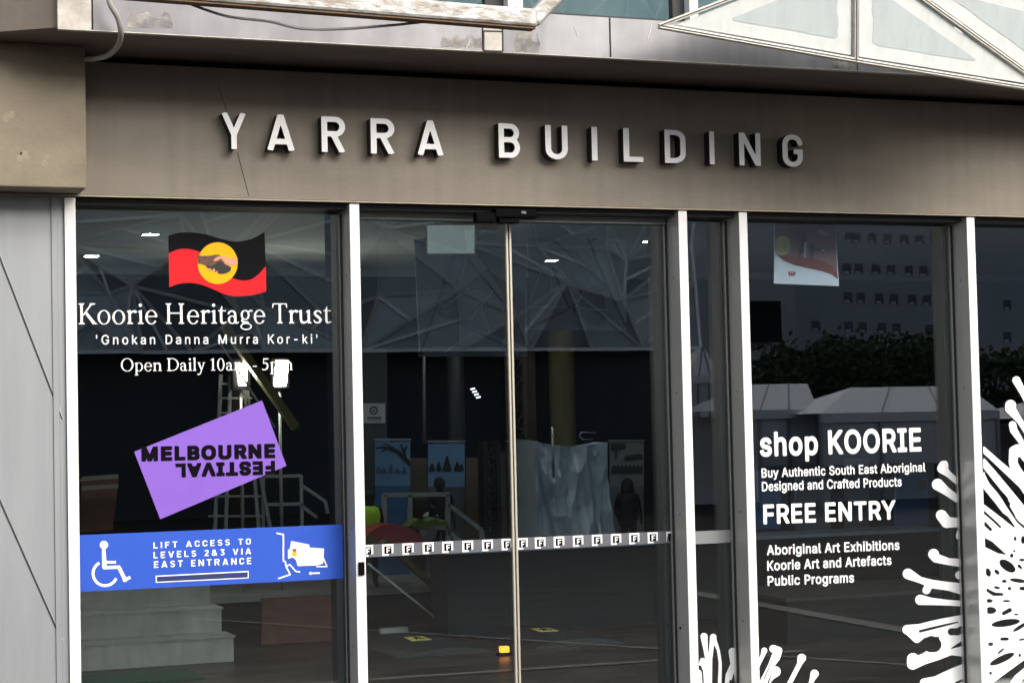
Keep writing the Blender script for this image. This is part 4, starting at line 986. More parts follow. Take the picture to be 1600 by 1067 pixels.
# shop words on the wide window
Z6 = (2.9625, 1160, 560)
for nm, t, w, a, c_, cap, lab in (
        ("h", "shop KOORIE", 25, (1187.7, 711.6), (1439.7, 703.4), 35, "largest white lettering on the wide window reading shop KOORIE"),
        ("h", "Buy Authentic South East Aboriginal", 17, (1190, 745.7), (1446, 736), 13.6, "small white line under the shop heading starting Buy Authentic"),
        ("h", "Designed and Crafted Products", 17, (1190.6, 766.9), (1408.8, 759), 14, "small white line reading Designed and Crafted Products, above FREE ENTRY"),
        ("h", "FREE ENTRY", 25, (1193, 817.4), (1399.7, 809.6), 28, "bold white capitals on the wide window reading FREE ENTRY"),
        ("h", "Aboriginal Art Exhibitions", 19, (1198.3, 866.5), (1405.4, 858), 14.5, "white line reading Aboriginal Art Exhibitions, first of the lower three"),
        ("h", "Koorie Art and Artefacts", 19, (1198.8, 890.8), (1393, 881.5), 14.5, "white line reading Koorie Art and Artefacts, between two other lines"),
        ("h", "Public Programs", 19, (1199.5, 914.6), (1334.5, 909), 14.5, "white line reading Public Programs, lowest of the wide window's words")):
    words_decal("window_lettering", lab, gro_text(t, w, -4), a, c_, cap, CAPU)

# safety strips on the door leaves
M_strip = mat("grey_film", hexc(96, 98, 104), 0.5, var=0.2, scale=30)
M_silver = mat("silver_band", hexc(140, 143, 144), 0.4, 0.3)
def safety(x0, x1, tiles, label):
    s_ = tag(empty("safety_strip", ((x0 + x1) / 2, YD, 1.0)), label, "safety strip", "safety strips on the door leaves")
    sheet("film", [[(x0, 0.968), (x1, 0.968), (x1, 1.030), (x0, 1.030)]], YD, 0.0006, M_strip, s_)
    for t in tiles:
        c0 = at(t, 843, YD)[0]
        k = 0.054
        T = lambda L: [(c0 + a * k, 0.9715 + c_ * k) for a, c_ in L]
        lp = []
        for l_ in ([(0, 0), (0.62, 0), (0.62, 0.16), (0.2, 0.16), (0.2, 0.86), (0.9, 0.86), (0.9, 0.2), (1.08, 0.2), (1.08, 1.04), (0, 1.04)],
                   [(0.42, 0.24), (0.54, 0.24), (0.54, 0.42), (0.72, 0.42), (0.72, 0.52), (0.54, 0.52), (0.54, 0.66), (0.80, 0.66), (0.80, 0.76), (0.42, 0.76)]):
            l_ = [(min(max(x, x0 + 0.001), x1 - 0.001), z) for x, z in T(l_)]
            if max(x for x, z in l_) - min(x for x, z in l_) > 0.004: lp.append(l_)
        if lp: sheet("logo", lp, YD - 0.0008, 0.0005, M_white, s_)
        d_ = [(min(max(x, x0 + 0.001), x1 - 0.001), z) for x, z in T([(0.2, 0.16), (0.66, 0.16), (0.66, 0.2), (0.9, 0.2), (0.9, 0.86), (0.2, 0.86)])]
        if max(x for x, z in d_) - min(x for x, z in d_) > 0.004: sheet("logo_ground", [d_], YD - 0.0007, 0.0001, M_ink, s_)
safety(xa + 0.002, xs - 0.014, [565, 596.7, 628.4, 660, 690.5, 722, 753, 783.5], "grey strip of white square F logos across the left glass door leaf")
safety(xs + 0.016, xb - 0.002, [807.6, 835.5, 865, 895, 924.7, 954.4, 983, 1012, 1041], "grey strip of white square F logos across the right glass door leaf")
x0, x1 = MX[2][1] + 0.002, MX[3][0] - 0.012
b = MB(); b.box(x0, x1, YD - 0.002, YD, 0.955, 1.022)
tag(b.build("safety_band", M_silver), "plain silver band across the narrow pane right of the doors", "safety band")

# ---- white lace art
def caps(*chains):
    return lambda X, Y: np.min([d_seg(X, Y, p[:2], q[:2], p[2], q[2]) for c_ in chains for p, q in zip(c_, c_[1:])], axis=0)
def art(name, label, shapes, holes, x0, x1, y0, y1, h, tf):
    def fn(X, Y):
        d = np.minimum.reduce([s(X, Y) for s in shapes])
        for k in holes: d = np.maximum(d, -k(X, Y))
        return np.maximum.reduce([d, x0 - X, X - x1, y0 - Y, Y - y1])
    lp = [[tuple(at(*p, YD)[[0, 2]]) for p in tf(l_)] for l_ in outline(fn, x0 - 3 * h, x1 + 3 * h, y0 - 3 * h, y1 + 3 * h, h)]
    return tag(sheet(name, lp, YD, 0.0008, M_white), label, "window art", "white branching window art")
za = lambda L: [(1080 + x / 7.273, 960 + y / 7.273) for x, y in L]
art("window_art", "white coral-like fingers rising at the foot of the narrow pane", [caps(
    [(145, 245, 40), (165, 400, 24), (188, 530, 24), (195, 800, 42), (190, 1050, 60)], [(250, 255, 38), (232, 350, 26), (215, 500, 24), (200, 800, 36)],
    [(262, 285, 26), (308, 400, 17), (330, 550, 18), (322, 800, 20), (300, 1050, 60)], [(130, 525, 36), (100, 560, 15)], [(130, 530, 34), (152, 640, 16), (170, 800, 26)],
    [(80, 660, 38), (92, 800, 36), (120, 1050, 60)], [(470, 420, 46), (482, 560, 36), (430, 690, 40), (410, 800, 32), (400, 1050, 40)], [(500, 420, 32), (502, 560, 26), (525, 800, 24), (520, 1050, 40)])],
    [caps([(445, 745, 10), (440, 860, 14)])], 82, 530, 180, 1200, 5, za)
art("window_art", "white coral-like fingers in the lower left corner of the wide window", [caps(
    [(830, 405, 34), (812, 460, 24), (765, 560, 22), (700, 720, 26), (640, 850, 26)], [(932, 385, 44), (990, 405, 44), (960, 480, 52), (905, 580, 34), (800, 790, 36), (700, 950, 40)],
    [(955, 645, 62), (900, 700, 44), (830, 800, 40), (760, 950, 50)], [(1255, 492, 50), (1230, 560, 28), (1110, 790, 26), (1000, 980, 26)], [(1400, 670, 48), (1372, 740, 28), (1352, 810, 28), (1290, 980, 30)],
    [(800, 800, 60), (740, 950, 80)])],
    [caps([(918, 510, 3), (830, 725, 6)]), caps([(905, 690, 4), (868, 790, 10)])], 765, 1480, 300, 1200, 5, za)
zb = lambda L: [(1400 + x / 3.995, 800 + y / 3.995) for x, y in L]
u = lambda X_, Y_, r: ((X_ / 4.105) * 3.995, (Y_ / 4.105 - 240) * 3.995, r * 0.973)      # from the upper drawing
art("window_art", "white branching arms reaching left from the second-last mullion on the wide window", [caps(
    [u(305, 685, 30), u(296, 705, 32), u(335, 740, 20), u(405, 800, 18), u(470, 860, 20)], [u(314, 672, 18), u(316, 700, 18)], [u(268, 808, 38), u(320, 848, 27), u(410, 912, 22), u(480, 980, 25)],
    [u(292, 1005, 36), u(325, 1050, 36), u(365, 1050, 32), u(480, 1055, 26)], [(395, 150, 22), (405, 80, 14)],
    [(235, 262, 34), (248, 285, 28), (330, 308, 22), (500, 325, 30)], [(75, 384, 33), (150, 422, 20), (230, 448, 26), (330, 462, 27), (500, 495, 45)], [(190, 485, 25), (206, 455, 22)], [(395, 392, 26), (430, 395, 22)],
    [(152, 546, 32), (215, 555, 23), (300, 562, 18), (500, 575, 18)],
    [(70, 732, 30), (150, 720, 24), (250, 690, 20), (500, 645, 22)], [(90, 745, 30), (130, 786, 28), (170, 760, 22), (300, 735, 36), (500, 700, 34)], [(290, 740, 30), (310, 790, 40), (300, 850, 40), (200, 900, 36)], [(330, 800, 44), (500, 800, 60)],
    [(106, 915, 38), (104, 945, 36), (170, 915, 34), (260, 885, 36), (340, 850, 40), (500, 850, 60)],
    [(175, 1062, 26), (250, 1050, 28), (330, 1008, 26), (430, 972, 30), (520, 950, 30)], [(300, 1085, 40), (430, 1010, 44), (520, 1000, 44)], [(200, 1080, 25), (520, 1090, 40)])],
    [caps([(150, 742, 9), (270, 712, 8), (388, 684, 4)]), caps([(345, 745, 22), (385, 745, 22), (430, 720, 22)]), caps([(222, 822, 52), (235, 825, 48)]), caps([(345, 848, 3), (390, 828, 12), (440, 805, 14)]), caps([(375, 1062, 6), (450, 1035, 10)])],
    20, 470, -340, 1180, 6, zb)
E3 = lambda cx, cy, rx, ry, r=0: (lambda X, Y: d_ell(X, Y, cx, cy, rx, ry, R(r)))
cc = lambda *L: caps(list(L))
art("window_art", "dense white lace-like art filling the pane at the right edge", [
    caps([u(772, 140, 26), u(821, 230, 21), u(900, 380, 24)], [u(735, 300, 35), u(732, 320, 33), u(790, 395, 19), u(900, 560, 20)], [u(748, 425, 24), u(755, 460, 24), u(810, 545, 16), u(920, 700, 18)],
         [u(765, 600, 42), u(748, 660, 26), u(770, 720, 34), u(830, 810, 40), u(950, 950, 60)], [u(780, 590, 40), u(860, 640, 40)],
         [u(520, 545, 18), u(600, 620, 18), u(800, 800, 24), u(900, 890, 30)], [u(540, 640, 20), u(620, 740, 26), u(720, 860, 26), u(850, 1040, 40)]),
    lambda X, Y: d_poly(X, Y, [[u(520, 690, 0)[:2], u(575, 730, 0)[:2], u(640, 850, 0)[:2], u(720, 930, 0)[:2], u(850, 1010, 0)[:2], (960, 180), (1090, 420), (1120, 700), (1060, 980), (900, 1180), (700, 1230), (480, 1200)]]),
     caps(*[[(1000 + 60 * math.cos(R(a)), 640 + 330 * math.sin(R(a)), 60), (1000 + 250 * math.cos(R(a + 4)), 640 + 560 * math.sin(R(a + 4)), 22), (1000 + 310 * math.cos(R(a)), 640 + 680 * math.sin(R(a)), 34)] for a in range(-62, 100, 18)])],
    [cc(u(790, 640, 10), u(815, 680, 14), u(850, 760, 6)), cc(u(575, 735, 8), u(610, 790, 16), u(660, 850, 14), u(700, 900, 18), u(720, 950, 10), u(760, 1010, 6)),
     lambda X, Y: d_poly(X, Y, [[u(558, 830, 0)[:2], u(620, 905, 0)[:2], u(720, 1035, 0)[:2], u(690, 1030, 0)[:2], u(558, 930, 0)[:2]]]),
     cc(u(565, 985, 8), u(650, 1060, 7)),
     cc((550, -5, 5), (650, 92, 7)), cc((630, -10, 8), (690, 40, 16), (738, 90, 5)), cc((715, -5, 4), (760, 60, 6), (810, 100, 8)), cc((555, 72, 12), (590, 108, 10)),
     lambda X, Y: d_poly(X, Y, [[(545, 155), (600, 182), (690, 265), (640, 258), (545, 212)]]), E3(695, 335, 58, 30, 35), E3(743, 165, 9, 15), E3(792, 172, 12, 26), E3(738, 242, 8, 8), E3(722, 270, 11, 14), E3(785, 297, 18, 9), E3(773, 340, 20, 9, 45), E3(575, 375, 17, 27, -15), E3(630, 373, 20, 12, 45),
     E3(675, 430, 17, 10), E3(630, 470, 21, 9, 10), E3(708, 475, 12, 11), E3(762, 426, 54, 13, 8), E3(792, 475, 24, 12), cc((570, 485, 10), (610, 510, 12), (662, 512, 9)), E3(582, 552, 22, 12), E3(690, 553, 28, 7), E3(590, 612, 36, 22), cc((672, 630, 12), (710, 610, 14)),
     E3(750, 637, 17, 6), E3(685, 690, 90, 23, -8), E3(775, 715, 55, 12, -32), cc((660, 790, 10), (694, 790, 10)), E3(785, 793, 24, 7, -10), E3(590, 822, 18, 12), E3(655, 865, 30, 7, -42), E3(772, 892, 8, 12), E3(662, 915, 84, 22, -25), E3(590, 1003, 9, 11),
     lambda X, Y: d_poly(X, Y, [[(590, 1075), (690, 1000), (830, 900), (830, 945), (740, 1020), (690, 1090)]]), lambda X, Y: d_poly(X, Y, [[(740, 1090), (850, 990), (850, 1040), (800, 1090)]]),
     E3(900, 300, 60, 20, 30), E3(880, 500, 50, 16, 0), E3(900, 650, 60, 18, -15), E3(960, 400, 40, 18, 10), E3(950, 800, 60, 20, -30), E3(1050, 600, 60, 24, 0), E3(1000, 150, 70, 16, 40), E3(1100, 350, 50, 20, 20), E3(1100, 850, 60, 20, -30)],
    545, 1420, -920, 1420, 7, zb)

XI = 13.0
# ------------------------------------------------------------------ inside: lobby shell
M_lfloor = bpy.data.materials.new("lobby_paving")
M_lfloor.use_nodes = True
n, l = M_lfloor.node_tree.nodes, M_lfloor.node_tree.links
bs = n["Principled BSDF"]
bs.inputs["Roughness"].default_value = 0.35
bs.inputs["Specular IOR Level"].default_value = 0.25
tc = n.new("ShaderNodeTexCoord"); br = n.new("ShaderNodeTexBrick")
br.inputs["Scale"].default_value = 1.0
br.inputs["Brick Width"].default_value = 0.34; br.inputs["Row Height"].default_value = 0.13; br.inputs["Mortar Size"].default_value = 0.006
br.inputs["Color1"].default_value = (*hexc(46, 40, 38), 1); br.inputs["Color2"].default_value = (*hexc(88, 76, 70), 1); br.inputs["Mortar"].default_value = (*hexc(26, 23, 22), 1)
l.new(tc.outputs["Object"], br.inputs["Vector"]); l.new(br.outputs[0], bs.inputs["Base Color"])
M_wall = mat("dark_wall", hexc(58, 62, 68), 0.8, var=0.4, scale=0.8)
M_ceil = mat("lobby_ceiling", hexc(168, 176, 178), 0.8)
M_void = mat("dark_void", hexc(30, 32, 36), 0.9)
b = MB(); b.box(XL, XI, 0.3, 11.0, -0.2, 0.005); tag(b.build("lobby_floor", M_lfloor), kind="structure")
b = MB(); b.box(XL, XI, 10.8, 11.0, 0.0055, 5.2); b.box(XL, XL + .2, 0.33, 10.79, 0.0055, 5.2); b.box(XI - 0.2, XI, 0.33, 10.79, 0.0055, 5.2)
tag(b.build("lobby_wall", M_wall), kind="structure")
b = MB(); b.box(XL + .21, XI - .21, 0.33, 7.2, 3.0, 3.15); b.box(XL + .21, XI - .21, 7.2, 7.3, 2.94, 3.6)
tag(b.build("lobby_ceiling", M_ceil), kind="structure")
b = MB(); b.box(XL, XI, 0.33, 11.0, 5.2, 5.3); tag(b.build("upper_ceiling", M_void), kind="structure")
M_lamp = emit("downlight_glow", (1.0, 0.96, 0.88), 120.0)
first = None
for px, py, lab in ((235, 366, "small glowing ceiling slot light above the flag sticker"), (143, 400, "small glowing ceiling slot light near the left mullion"), (861, 407, "small glowing ceiling slot light right of the door seam"), (1017, 377, "small glowing ceiling slot light at the door's top right")):
    p = atz(px, py, 2.995)
    r_ = tag(empty("ceiling_light", tuple(p)), lab, "ceiling light", "slot lights in the lobby ceiling")
    b = MB(); b.box(p[0] - 0.065, p[0] + 0.065, p[1] - 0.05, p[1] + 0.05, 2.992, 2.999); b.build("trim", M_frame, r_)
    b = MB(); b.box(p[0] - 0.05, p[0] + 0.05, p[1] - 0.045, p[1] + 0.045, 2.9912, 2.9918); b.build("lens", M_lamp, r_)

def quad(name, pts, Y, t, mt, parent=None):
    return MB().prism([at(x, y, Y) for x, y in pts], (0, t, 0)).build(name, mt, parent)

# hanging pale panel; its sheet has a faint glow added to brighten it
hp = tag(empty("suspended_screen", tuple(at(704, 372, 2.0))), "pale panel with a faint added glow and a white rim hanging high behind the left door leaf", "hanging sign")
quad("sheet", [(667, 352), (742, 352), (741, 396), (667, 396)], 2.0, 0.01, emit("glowing_acrylic", hexc(188, 204, 196), 0.16), hp)
for a, c in (((666, 350), (667, 397)), ((667, 397), (742, 397)), ((742, 397), (743, 350))):
    MB().bar(at(*a, 1.99), at(*c, 1.99), 0.008).build("rim", M_white, hp)
for x in (680, 730): MB().bar(at(x, 352, 2.005), np.array([at(x, 352, 2.005)[0], 2.005, 2.999]), 0.004).build("wire", M_frame, hp)

def sheer(name, col, see):
    """open-weave cloth: part of the light passes straight through"""
    if name in MATS: return MATS[name]
    mt = mat(name, col, 0.8, var=0.4, scale=2.5)
    n, l = mt.node_tree.nodes, mt.node_tree.links
    tr = n.new("ShaderNodeBsdfTransparent"); mx = n.new("ShaderNodeMixShader")
    mx.inputs[0].default_value = see
    l.new(n["Principled BSDF"].outputs[0], mx.inputs[1]); l.new(tr.outputs[0], mx.inputs[2])
    l.new(mx.outputs[0], n["Material Output"].inputs[0])
    return mt
# hanging screens; the mirrored facade's pattern is painted on as lines and facets
def screen(name, lab, corners, lines, fields, Y):
    s_ = tag(empty(name, tuple(at(*corners[0], Y))), lab, "hanging screen")
    quad("sheet", corners, Y, 0.015, sheer("dusky_mesh", hexc(140, 152, 166), 0.32), s_)
    for i, (f_, col) in enumerate(fields):
        quad("facet", f_, Y - 0.004 - 0.002 * i, 0.001, sheer("facet_tone_" + ("pale", "dark", "mid", "deep")[col], (hexc(200, 216, 220), hexc(62, 68, 78), hexc(150, 162, 172), hexc(46, 52, 64))[col], 0.4), s_)
    for a, c, w, col in lines:
        MB().bar(at(*a, Y - 0.02), at(*c, Y - 0.02), w, 0.012, up=(0, 1, 0)).build("reflection_line", mat("reflection_line_" + ("dark", "pale")[col], (hexc(18, 22, 28), hexc(168, 176, 178))[col], 0.6), s_)
screen("hanging_screen", "dark hanging screen with crossing reflection lines drawn on it behind the left door leaf", [(646, 345), (824, 345), (824, 557), (656, 557)],
       [((734, 330), (656, 554), 0.022, 0), ((682, 488), (764, 420), 0.016, 0), ((682, 488), (790, 540), 0.014, 0), ((660, 440), (700, 490), 0.006, 1), ((712, 430), (735, 455), 0.006, 1), ((695, 550), (740, 520), 0.007, 1), ((735, 500), (770, 455), 0.006, 1), ((750, 470), (765, 520), 0.006, 1)],
       [([(648, 350), (728, 350), (684, 486), (657, 552)], 2), ([(686, 492), (765, 424), (820, 460), (820, 540)], 3), ([(715, 460), (745, 452), (775, 462), (740, 480)], 2)], 4.6)
screen("hanging_screen", "square hanging screen with pale and dark reflections drawn on it behind the right door leaf", [(826, 338), (980, 338), (979, 517), (828, 515)],
       [((835, 348), (950, 450), 0.014, 0), ((950, 450), (978, 510), 0.018, 0), ((905, 340), (952, 452), 0.014, 0), ((922, 378), (978, 350), 0.012, 0), ((888, 482), (950, 450), 0.014, 0), ((862, 418), (890, 482), 0.010, 0), ((830, 512), (890, 482), 0.014, 0), ((852, 405), (828, 470), 0.007, 1), ((860, 415), (862, 470), 0.007, 1), ((900, 478), (926, 430), 0.007, 1), ((905, 482), (950, 485), 0.007, 1), ((830, 480), (885, 480), 0.007, 1), ((868, 415), (905, 455), 0.007, 1)],
       [([(842, 340), (978, 340), (978, 508), (950, 448), (900, 395)], 0), ([(905, 456), (946, 440), (948, 452), (910, 478)], 1), ([(893, 484), (944, 456), (948, 508), (930, 510)], 3)], 4.4)

# staircase at the lower left
st = tag(empty("lobby_staircase", tuple(at(240, 1040, 4.3))), "pale grey staircase end seen below the blue sign in the left window", "staircase")
M_step = mat("pale_concrete", hexc(178, 174, 168), 0.7, var=0.5, scale=4, streak=0.3)
xr = [at(365, 1008, 4.3)[0], at(346, 968, 4.6)[0], at(328, 930, 4.9)[0]]
for k in range(4):
    x1 = xr[k] if k < 3 else xr[2] - 0.10 * (k - 2)
    b = MB(); b.box(-3.2, x1, 4.3 + 0.3 * k, 4.594 + 0.3 * k, 0.006, 0.172 * (k + 1))
    b.box(-3.2, x1 + 0.012, 4.285 + 0.3 * k, 4.599 + 0.3 * k, 0.172 * (k + 1) + 0.0005, 0.172 * (k + 1) + 0.014)
    b.build("step", M_step, st)
b = MB(); p = atz(220, 1056, 0.012); b.box(p[0] - 0.4, p[0] + 0.36, p[1] - 0.3, p[1] + 0.25, 0.0055, 0.014)
tag(b.build("door_mat", mat("green_mat", hexc(52, 92, 70), 0.9, var=0.5, scale=20)), "dull green mat on the floor in front of the pale stairs", "mat")

# low stage across the lobby
M_stage = mat("stage_board", hexc(58, 50, 48), 0.8, var=0.4, scale=3)
sg = tag(empty("low_stage", (0.6, 6.0, 0.0)), "low dark stage with a pale front edge across the lobby behind the doors", "stage")
xe = at(941, 905, 6.0)[0]
b = MB(); b.box(-2.0, xe, 6.0, 9.4, 0.006, 0.26); b.build("riser", M_stage, sg)
b = MB(); b.box(-2.0, xe + 0.01, 5.97, 9.4, 0.2605, 0.315); b.build("nosing", mat("pale_nosing", hexc(150, 150, 146), 0.6, var=0.4, scale=6), sg)
tag(quad("timber_screen", [(948, 862), (1036, 858), (1040, 978), (950, 986)], 5.6, 0.05, mat("brown_ply", hexc(110, 72, 60), 0.7, var=0.6, scale=4, stretch=(1, 1, 4))), "dark reddish-brown board standing at the right end of the low stage", "board")
tag(quad("timber_screen", [(410, 935), (536, 928), (536, 1020), (408, 1028)], 5.2, 0.05, MATS["brown_ply"]), "dark reddish-brown board right of the pale stairs below the blue sign", "board")
tag(quad("wooden_counter", [(127, 752), (186, 745), (176, 828), (127, 832)], 5.4, 0.5, mat("brown_counter", hexc(120, 84, 62), 0.6, var=0.5, scale=5)), "brown wooden counter near the left mullion above the blue sign", "counter")
mb = MB()
for y in (747, 762): mb.bar(at(128, y + 1, 5.3), at(184, y - 3, 5.3), 0.03)
tag(mb.build("counter_shelf", mat("pale_shelf", hexc(160, 156, 148), 0.6)), "pale double shelf edge above the brown counter in the left window", "shelf")

# ladder, flood lamps, rails, poles
M_al2 = mat("dull_aluminium", hexc(170, 174, 178), 0.4, 0.6)
ld = tag(empty("step_ladder", tuple(at(370, 830, 6.2))), "aluminium step ladder standing behind the purple sticker in the left window", "ladder")
for a, c in (((345, 585), (335, 840)), ((384, 585), (405, 840)), ((360, 586), (352, 840)), ((376, 586), (425, 840))):
    MB().bar(at(*a, 6.2), at(*c, 6.2), 0.028).build("stile", M_al2, ld)
for y in (600, 622, 645, 668, 690, 775, 806):
    w_ = 20 + (y - 585) * 0.09
    MB().bar(at(366 - w_, y, 6.19), at(370 + w_, y, 6.19), 0.03, 0.016).build("tread", M_al2, ld)
M_flood = emit("flood_glow", (1.0, 0.88, 0.66), 60.0)
def flood(pts, lab, mast):
    fl_ = tag(empty("flood_lamp", tuple(at(*pts[2], 6.0))), lab, "flood lamp", "lit flood lamps in the left window")
    quad("glowing_front", pts, 6.0, 0.02, M_flood, fl_)
    c = np.mean([at(*q, 6.0) for q in pts], axis=0)
    b = MB(); b.box(c[0] - 0.07, c[0] + 0.07, 6.03, 6.12, c[2] - 0.12, c[2] + 0.12); b.build("housing", M_blackpl, fl_)
    mb = MB(); mb.tube([(c[0], 6.075, c[2] - 0.12), (c[0], 6.075, 0.33)], 0.014, 8); mb.build("mast", M_al2, fl_)
flood([(370, 568), (387, 568), (385, 602), (374, 602)], "narrower glowing flood lamp under the word 10am, left of its pair", 0)
flood([(432, 563), (451, 564), (447, 603), (429, 603)], "wider glowing flood lamp under the word 5pm, right of its pair", 1)
M_yel = mat("yellow_paint", hexc(104, 98, 56), 0.6, var=0.5, scale=6)
mb = MB(); mb.bar(at(350, 508, 5.8), at(462, 668, 5.8), 0.10, 0.06); 
bo = tag(empty("yellow_boom", tuple(at(400, 580, 5.8))), "slanting dull yellow beam behind the serif lettering in the left window", "beam")
mb.build("beam", M_yel, bo)
MB().bar(at(340, 530, 5.8), at(430, 668, 5.8), 0.014).build("hose", M_al2, bo)
bo = tag(empty("yellow_boom", tuple(at(670, 900, 5.5))), "slanting dull yellow slide with a flat end below the left door strip", "beam")
MB().bar(at(598, 845, 5.5), at(712, 945, 5.5), 0.13, 0.04).build("beam", M_yel, bo)
quad("flat_end", [(712, 930), (733, 948), (728, 972), (704, 958)], 5.45, 0.03, M_yel, bo)
MB().bar(at(575, 880, 5.3), at(712, 990, 5.3), 0.016).build("hose", M_al2, bo)
rl = tag(empty("stage_rail", tuple(at(450, 830, 6.3))), "grey tube guard rail with a sloping handrail at the right of the left window", "guard rail")
for a, c in (((411, 744), (411, 838)), ((470, 742), (472, 838)), ((411, 744), (470, 743)), ((411, 788), (471, 787)), ((471, 758), (508, 783)), ((508, 783), (512, 802)), ((471, 790), (495, 808))):
    MB().bar(at(*a, 6.3), at(*c, 6.3), 0.026).build("tube", M_al2, rl)
rl = tag(empty("stage_rail", tuple(at(650, 860, 6.25))), "pale guard rail with a sloping side behind the left door leaf", "guard rail")
M_rail = mat("pale_rail", hexc(150, 158, 160), 0.5)
for a, c in (((600, 773), (601, 850)), ((640, 773), (641, 850)), ((699, 772), (700, 850)), ((599, 773), (701, 772)), ((600, 825), (700, 824)), ((700, 788), (752, 828)), ((700, 830), (724, 850)), ((752, 828), (754, 850))):
    MB().bar(at(*a, 6.25), at(*c, 6.25), 0.036).build("tube", M_rail, rl)
tag(MB().tube([at(662, 480, 7.4), at(663, 692, 7.4)], 0.016, 8).build("thin_pole", M_al2), "thin pale pole rising behind the gap between the two tree banners", "pole")

# tall photo banners
def banner(x0, x1, y0, y1, Y, lab, kind):
    r_ = tag(empty("photo_banner", tuple(at((x0 + x1) / 2, y1, Y))), lab, "banner", "photo banners standing on the stage")
    quad("header_bar", [(x0 - 1, y0 - 4), (x1 + 1, y0 - 4), (x1 + 1, y0 - 1), (x0 - 1, y0 - 1)], Y - 0.01, 0.03, M_al2, r_)
    sp = y0 + (y1 - y0) * 0.30
    ymid = y0 + (y1 - y0) * 0.33
    quad("photo_print", [(x0, y0), (x1, y0), (x1, ymid), (x0, ymid)], Y, 0.006, mat("sky_print_" + kind, {"tree": hexc(104, 148, 196), "domes": hexc(112, 156, 206), "crowd": hexc(150, 156, 160)}[kind], 0.6, var=0.5, scale=2), r_)
    quad("lower_print", [(x0, ymid), (x1, ymid), (x1, y1), (x0, y1)], Y, 0.006, mat("lower_print_" + kind, {"tree": hexc(58, 108, 160), "domes": hexc(84, 98, 108), "crowd": hexc(132, 136, 140)}[kind], 0.6, var=0.4, scale=3), r_)
    return r_
M_sil = mat("print_dark", hexc(26, 32, 44), 0.7)
r_ = banner(586, 641, 689, 900, 7.2, "blue banner with a bare branch photo, standing left of another banner", "tree")
zb1 = lambda L: [(540 + x / 3.811, 600 + y / 3.811) for x, y in L]
br_ = caps([(390, 480, 12), (350, 440, 12), (310, 400, 11), (270, 385, 10), (225, 375, 7), (185, 380, 4)], [(300, 395, 7), (255, 360, 4), (225, 352, 3)], [(355, 440, 8), (350, 400, 7), (365, 370, 5)], [(352, 410, 6), (330, 360, 4)], [(250, 380, 6), (210, 405, 3)])
sheet("branch", px_loops([zb1(l_) for l_ in outline(br_, 178, 388, 330, 500, 5)], 7.19), 7.192, 0.001, M_sil, r_)
sky_ = caps(*[[(x, 525, 14), (x, 525 - h_, 6)] for x, h_ in ((195, 30), (230, 22), (270, 45), (310, 20), (350, 28))])
sheet("skyline", px_loops([zb1(l_) for l_ in outline(sky_, 178, 388, 440, 530, 5)], 7.19), 7.192, 0.001, mat("print_mid", hexc(66, 92, 124), 0.7), r_)
r_ = banner(669, 726, 692, 900, 7.2, "blue banner with a photo of domed rooftops, between two dark gaps", "domes")
sky_ = caps(*[[(x, 505, w_), (x, 505 - h_, 5)] for x, h_, w_ in ((515, 30, 18), (555, 40, 16), (605, 75, 26), (665, 40, 20), (690, 25, 14))])
sheet("rooftops", px_loops([zb1(l_) for l_ in outline(sky_, 492, 704, 410, 520, 5)], 7.19), 7.192, 0.001, M_sil, r_)
r_ = banner(953, 1006, 691, 900, 7.2, "grey banner with a tree and crowd photo beside the wrapped crate", "crowd")
zb2 = lambda L: [(790 + x / 3.81, 600 + y / 3.81) for x, y in L]
tr_ = caps([(655, 440, 5), (660, 390, 6)], [(640, 375, 22), (700, 370, 18)], [(720, 440, 14), (800, 430, 16)], *[[(x, 520, 16), (x, 490, 9)] for x in range(645, 815, 24)])
sheet("photo_shapes", px_loops([zb2(l_) for l_ in outline(tr_, 625, 815, 345, 530, 5)], 7.19), 7.192, 0.001, mat("print_grey_dark", hexc(58, 60, 60), 0.7), r_)
M_tan = mat("tan_board", hexc(120, 108, 92), 0.8, var=0.5, scale=4)
tag(quad("tan_board", [(640, 715), (668, 716), (668, 900), (640, 900)], 7.6, 0.03, M_tan), "tan board filling the gap between the branch banner and the dome banner", "board")
tag(quad("tan_board", [(728, 715), (757, 715), (757, 900), (728, 900)], 7.6, 0.03, M_tan), "tan board between the dome banner and the black lattice tower", "board")

# black lattice towers
tag(quad("grey_panel", [(757, 706), (838, 706), (838, 900), (757, 900)], 8.2, 0.03, mat("grey_panel_print", hexc(112, 108, 102), 0.8, var=0.7, scale=3)), "grey exhibition panel standing behind the two black lattice towers", "board")
M_truss = mat("black_steel", (0.012, 0.012, 0.013), 0.5)
def truss(x0, x1, y0, y1, Y, lab):
    r_ = tag(empty("lattice_tower", tuple(at((x0 + x1) / 2, y1, Y))), lab, "lattice tower", "black lattice towers on the stage")
    a0, a1, t0 = at(x0, y1, Y), at(x1, y1, Y), at(x0, y0, Y)
    w_ = a1[0] - a0[0]; zb_, zt_ = 0.32, t0[2]
    cs = [(a0[0], Y), (a1[0], Y), (a1[0], Y + w_), (a0[0], Y + w_)]
    mb = MB()
    for x, y in cs: mb.bar((x, y, zb_), (x, y, zt_), 0.035)
    mb.build("chord", M_truss, r_)
    nb = max(2, int((zt_ - zb_) / (w_ * 1.2)))
    mb = MB()
    for k in range(nb):
        z0, z1 = zb_ + (zt_ - zb_) * k / nb, zb_ + (zt_ - zb_) * (k + 1) / nb
        for i in range(4):
            p, q = cs[i], cs[(i + 1) % 4]
            mb.bar((*p, z0), (*q, z1) if k % 2 else (*q, z0 * 0.0 + z1), 0.016)
            mb.bar((*p, z1), (*q, z1), 0.016)
    mb.build("bracing", M_truss, r_)
truss(762, 782, 690, 915, 6.6, "shorter black lattice tower left of the door seam")
